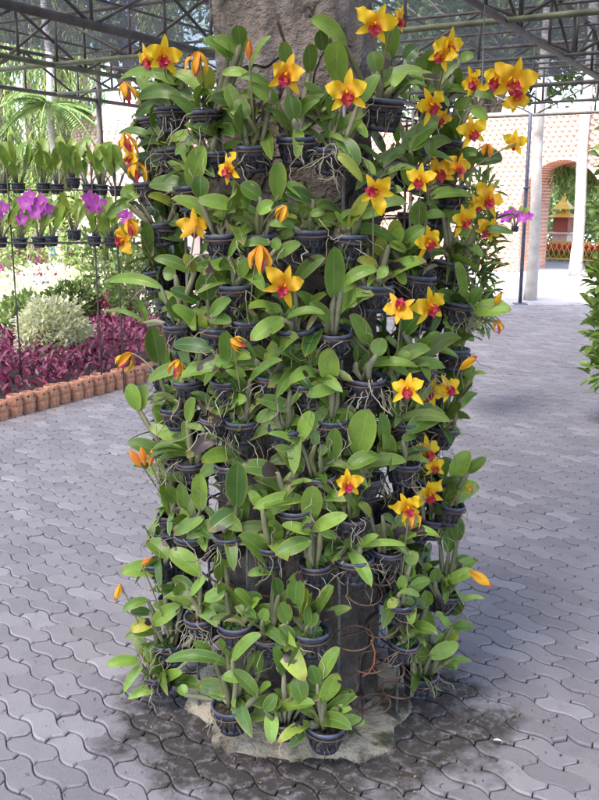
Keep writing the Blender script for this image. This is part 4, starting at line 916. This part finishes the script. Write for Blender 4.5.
def arch():
    c = atY(556, 272, 19.5); c.z = 0; az = R(40); ax = V((math.sin(az), math.cos(az), 0)); sx = V((math.cos(az), -math.sin(az), 0))
    root = empty('arch_wall', c, 'pinkish wall of clay pots with an arched passage beyond the pole', 'wall'); RI, HS, TH, WH = .95, 1.5, 1.5, 3.5; XL, XR = -5.6, 3.6
    P3 = lambda x, y, z: sx * x + ax * y + V((0, 0, z))
    # wall with the arched opening: front face, back face, reveal, top and ends
    op = [(-RI, 0), (-RI, HS)] + [(-RI * math.cos(k * R(12)), HS + RI * math.sin(k * R(12))) for k in range(1, 15)] + [(RI, HS), (RI, 0)]
    T = MB()
    for y in (0, TH):
        vs = []; fs = []
        for (x, z) in op: vs.append(P3(x, y, z)); vs.append(P3((XL if x < 0 else XR) if abs(z - HS) < .01 or z == 0 else max(XL, min(XR, x * 6)), y, z if z <= HS else WH))
        for k in range(len(op) - 1): fs.append((2 * k, 2 * k + 1, 2 * k + 3, 2 * k + 2))
        T.add(vs, fs)
    vs = [P3(XL, 0, HS), P3(XL, 0, WH), P3(XL, TH, WH), P3(XL, TH, 0), P3(XL, 0, 0), P3(XR, 0, 0), P3(XR, 0, WH), P3(XR, TH, WH), P3(XR, TH, 0)]
    T.add(vs, [(4, 1, 2, 3), (5, 8, 7, 6), (1, 6, 7, 2)]); T.build('wall', M['archwall'], root, smooth=False)
    T = MB(); vs = []
    for (x, z) in op: vs += [P3(x * .999, 0, z), P3(x * .999, TH, z)]
    T.add(vs, [(2 * k, 2 * k + 1, 2 * k + 3, 2 * k + 2) for k in range(len(op) - 1)]); T.build('reveal', M['archwall'], root)
    K = MB()
    for j in range(34):
        for i in range(60):
            x = XL + .1 + i * .155 + (j % 3) * .052; z = .06 + j * .10
            if abs(x) < RI + .04 and (z < HS or math.hypot(x, z - HS) < RI + .06): continue
            if x > XR: continue
            q = P3(x, 0, z); K.tube([q + sx * -.05 + V((0, 0, .035)) - ax * .012, q + sx * .05 + V((0, 0, -.035)) - ax * .03], [.022, .030], 6)
    K.build('pot_cladding', M['clad'], root)
    K = MB()
    for k in range(26):
        y = .06 + k * .056
        for a in range(0, 40):
            th = R(180 * a / 39); d = V((-math.cos(th), math.sin(th))); clay(K, P3(d.x * RI, y, HS + d.y * RI), P3(-d.x, 0, -d.y), .024, .03)
        for a in range(16):
            for s in (-1, 1): clay(K, P3(s * RI, y, .08 + a * .09), P3(-s, 0, 0), .024, .03)
    K.build('reveal_cladding', M['clad'], root)
    return c, ax, sx
ac, aax, asx = arch()
def palm(px, py, wpx, h, lab, seed, fs=1.0):
    p = atz(px, py, 0); d = (p - CAMP).length; r = wpx * d / F / 2; rn = random.Random(seed); root = empty('palm_tree', p, lab, 'palm', 'pale trunked palms')
    T = MB(); pts = []; rr = []
    for k in range(84): pts.append(V((.02 * math.sin(k * .3), 0, h * k / 39))); rr.append(r * (1.25 - .25 * min(1, k / 5)) * (1.03 if k % 2 else .98) * (1 - .25 * k / 39))
    T.tube(pts, rr, 14); T.build('trunk', M['palm'], root); F_ = MB()
    for k in range(13):
        a = k * 2.4; el = rn.uniform(-.1, 1.1); d = V((math.cos(a), math.sin(a), 0)); q = [V((0, 0, h)) + (d * (1.9 * t) + V((0, 0, el * 1.6 * t - 1.5 * t * t))) * fs for t in [i / 14 for i in range(15)]]
        F_.tube(q, .014, 5, (.7, 0, .2, 1)); s = V((-d.y, d.x, 0))
        for i in range(2, 15):
            for e in (-1, 1):
                for o in (0, .5):
                    b = q[i - 1].lerp(q[i], o); l = .5 * fs ** .5 * math.sin(math.pi * min(1, (i + 2) / 18)); F_.leaf(b, b + (s * e + d * .5 + V((0, 0, -.35))).normalized() * l, .04, V((0, 0, 1)), .08, .2, nl=3, nc=3, col=(rn.uniform(.2, .8), 0, .1, 1))
    F_.build('crown', M['green'], root)
palm(530, 300, 10.5, 6.4, 'pale smooth palm trunk standing right behind the dark blue pole', 1)
palm(575, 276, 10.5, 6.8, 'pale palm trunk standing in front of the arched passage', 2)
palm(62, 296, 8, 3.1, 'small feathery palm rising behind the hanging orchids at upper left', 3, .5)
# garden behind the arch
c2 = ac + aax * 4.2
fb = MB(); gb = MB(); rn = random.Random(77)
for _ in range(1400):
    p = c2 + asx * rn.uniform(-4, 4) + aax * rn.uniform(-.4, .4); p.z = rn.uniform(.2, .42); d = V((rn.gauss(0, .6), rn.gauss(0, .6), .8)).normalized(); fb.leaf(p, p + d * .1, .07, (0, -1, .4), .1, nl=3, nc=3, col=(.5, 0, 0, 1))
    p = p.copy(); p.z = rn.uniform(0, .25); gb.leaf(p, p + d * .14, .06, (0, -1, .4), .1, nl=3, nc=3, col=(rn.random(), 0, .1, 1))
tag(fb.build('red_flower_bed', M['redflower']), kind='stuff'); tag(gb.build('flower_bed_leaves', M['green']), kind='stuff')
for px, Y, z, r, lab in ((543, 28, 1.6, 1.3, 'light green tree behind the red flowers left in the passage'), (572, 30, 2.0, 1.6, 'green tree behind the golden shrine'), (610, 28, 1.6, 1.6, 'leafy bush right of the golden shrine beyond the palm')):
    q = atY(px, 270, Y); shrub((q.x, q.y, z), (r, r * .8, z * .95), 1500, .22, .08, M['green'], lab, (.4, 1), (0, .5), 'bush', 'garden_bush')
sh = atY(560, 270, 24.5); sh.z = 0; root = empty('garden_shrine', sh, 'small shrine with golden two tier roof seen through the arched passage', 'shrine'); root.scale = (.82, .82, .78)
gold = plain('gold paint', (.62, .36, .06), (.72, .46, .12), .4, 10, metal=.3); redp = plain('red brown paint', (.28, .06, .04), None, .6)
qz = Matrix.Rotation(-R(35), 3, 'Z')
T = MB(); T.box((0, 0, .45), .5, .5, .9, qz); T.box((0, 0, .93), .8, .8, .06, qz); T.build('pedestal', M['archwall'], root, smooth=False)
T = MB(); T.box((0, 0, 1.22), .5, .5, .5, qz); T.build('body', redp, root, smooth=False)
for z, wd, h in ((1.47, .95, .28), (1.75, .6, .5)):
    T = MB(); vs = [qz @ V((x * wd / 2, y * wd / 2, z)) for x, y in ((-1, -1), (1, -1), (1, 1), (-1, 1))] + [qz @ V((x * wd * .2, y * wd * .2, z + h * .45)) for x, y in ((-1, -1), (1, -1), (1, 1), (-1, 1))] + [V((0, 0, z + h))]
    T.add(vs, [(3, 2, 1, 0)] + [(k, (k + 1) % 4, 4 + (k + 1) % 4, 4 + k) for k in range(4)] + [(4 + k, 4 + (k + 1) % 4, 8) for k in range(4)]); T.build('roof', gold, root, smooth=False)
T = MB(); T.lathe([(.04, 0), (.05, .06), (.015, .12), (.02, .2), (0, .4)], 10, (0, 0, 2.2)); T.build('finial', gold, root)
fr = empty('garden_fence', ac + aax * 3.4, 'low golden lattice fence in front of the shrine beyond the passage', 'fence')
for z in (.12, .55): T = MB(); T.box((0, 0, z), 5, .04, .05, Matrix.Rotation(-R(40), 3, 'Z')); T.build('rail', gold, fr, smooth=False)
T = MB()
for k in range(34):
    x = -2.4 + k * .145
    for s in (-1, 1): T.tube([asx * x + V((0, 0, .12)), asx * (x + s * .2) + V((0, 0, .55))], .012, 5)
T.build('lattice', gold, fr)

# potted leafy plants round the path on the right
def hanging(px, y0, y1, Y, r, n, ll, wl, mat, lab, tint, yel):
    a, b = atY(px, y0, Y), atY(px, y1, Y); c = (a + b) / 2; root = empty('hanging_plant', V((c.x, c.y, b.z)), lab, 'hanging plant'); off = root.location.copy()
    F_ = MB(); k = 6
    for i in range(k):
        p = a.lerp(b, (i + .5) / k); cloud(F_, p, (r * rnd.uniform(.8, 1.1), r, (a.z - b.z) / k * .9), n // k, ll, wl, .35, .15, tint, yel)
    shift(F_, off).build('foliage', mat, root)
    T = MB(); T.tube([b + V((0, 0, .1)), V((c.x, c.y, ZB))], .004, 5); shift(T, off).build('wire', M['steel'], root)
    T = pp[0]; q = T.build('pot', M['pot'], root); q.location = a.lerp(b, .45) - off
hanging(474, 182, 322, 6.4, .17, 620, .13, .030, M['green'], 'hanging plant of narrow yellow green leaves behind the right side of the column', (.1, .8), (0, .45))
p = atz(610, 424, 0); root = empty('leafy_column', p, 'post thickly wrapped in glossy green leaves at the right photo edge', 'plant column')
T = MB(); T.tube([V((0, 0, 0)), V((0, 0, 2.7))], [.07, .06], 10); T.build('post', M['wood'], root)
F_ = MB()
for i in range(9): cloud(F_, V((rnd.gauss(0, .03), rnd.gauss(0, .03), .42 + i * .21)), (.20 + .03 * math.sin(i * 2), .2, .17), 150, .115, .045, .35, .2, (.15, 1), (0, .15), 1.0)
F_.build('foliage', M['leaf'], root)
hung_orchid(515, 226, 12.8, 'small hanging orchid with pinkish purple blooms left of the blue pole', [(505, 217, .16), (512, 213, .14), (522, 217, .16), (529, 216, .12)], None, .8)
tp_off = None

# ferns hanging in the mouth of the passage
for dx, z0, lab in ((-.35, 2.35, 'fern hanging from the crown of the arched passage'), (.25, 2.3, 'second fern hanging in the passage nearer the palm trunk')):
    q = ac + asx * dx + aax * .9; root = empty('hanging_fern', V((q.x, q.y, z0)), lab, 'fern'); F_ = MB(); rn = random.Random(int(z0 * 100))
    for _ in range(260):
        p = V((rn.gauss(0, .13), rn.gauss(0, .13), -abs(rn.gauss(0, .22)))); d = V((rn.gauss(0, .5), rn.gauss(0, .5), -1)).normalized(); F_.leaf(p, p + d * .2, .03, (0, -1, .3), .1, nl=4, nc=3, col=(rn.random(), 0, .1, 1))
    F_.build('foliage', M['green'], root); T = MB(); T.tube([V((0, 0, -.05)), V((0, 0, .1))], .01, 5); T.build('wire', M['steel'], root)

# far belt of trees that closes the view all round the garden
ft = MB(); rn = random.Random(91)
for _ in range(9000):
    az = R(rn.uniform(-50, 50)); r = rn.uniform(44, 52); h = 4.2 + 2.0 * noise.noise(V((az * 9, 0, 0))) + 1.2 * noise.noise(V((az * 31, 3, 0))); z = h * rn.random() ** .8
    p = V((math.sin(az) * r, math.cos(az) * r - CD, z)); d = V((rn.gauss(0, 1), rn.gauss(0, 1), rn.gauss(-.2, .7))).normalized()
    ft.leaf(p, p + d * rn.uniform(.5, 1.0), rn.uniform(.25, .45), (rn.gauss(0, .5), -1, rn.uniform(.2, 1)), .1, .2, nl=3, nc=3, col=(rn.uniform(.2, 1), 0, rn.uniform(0, .3), 1))
tag(ft.build('distant_trees', M['green']), kind='stuff')
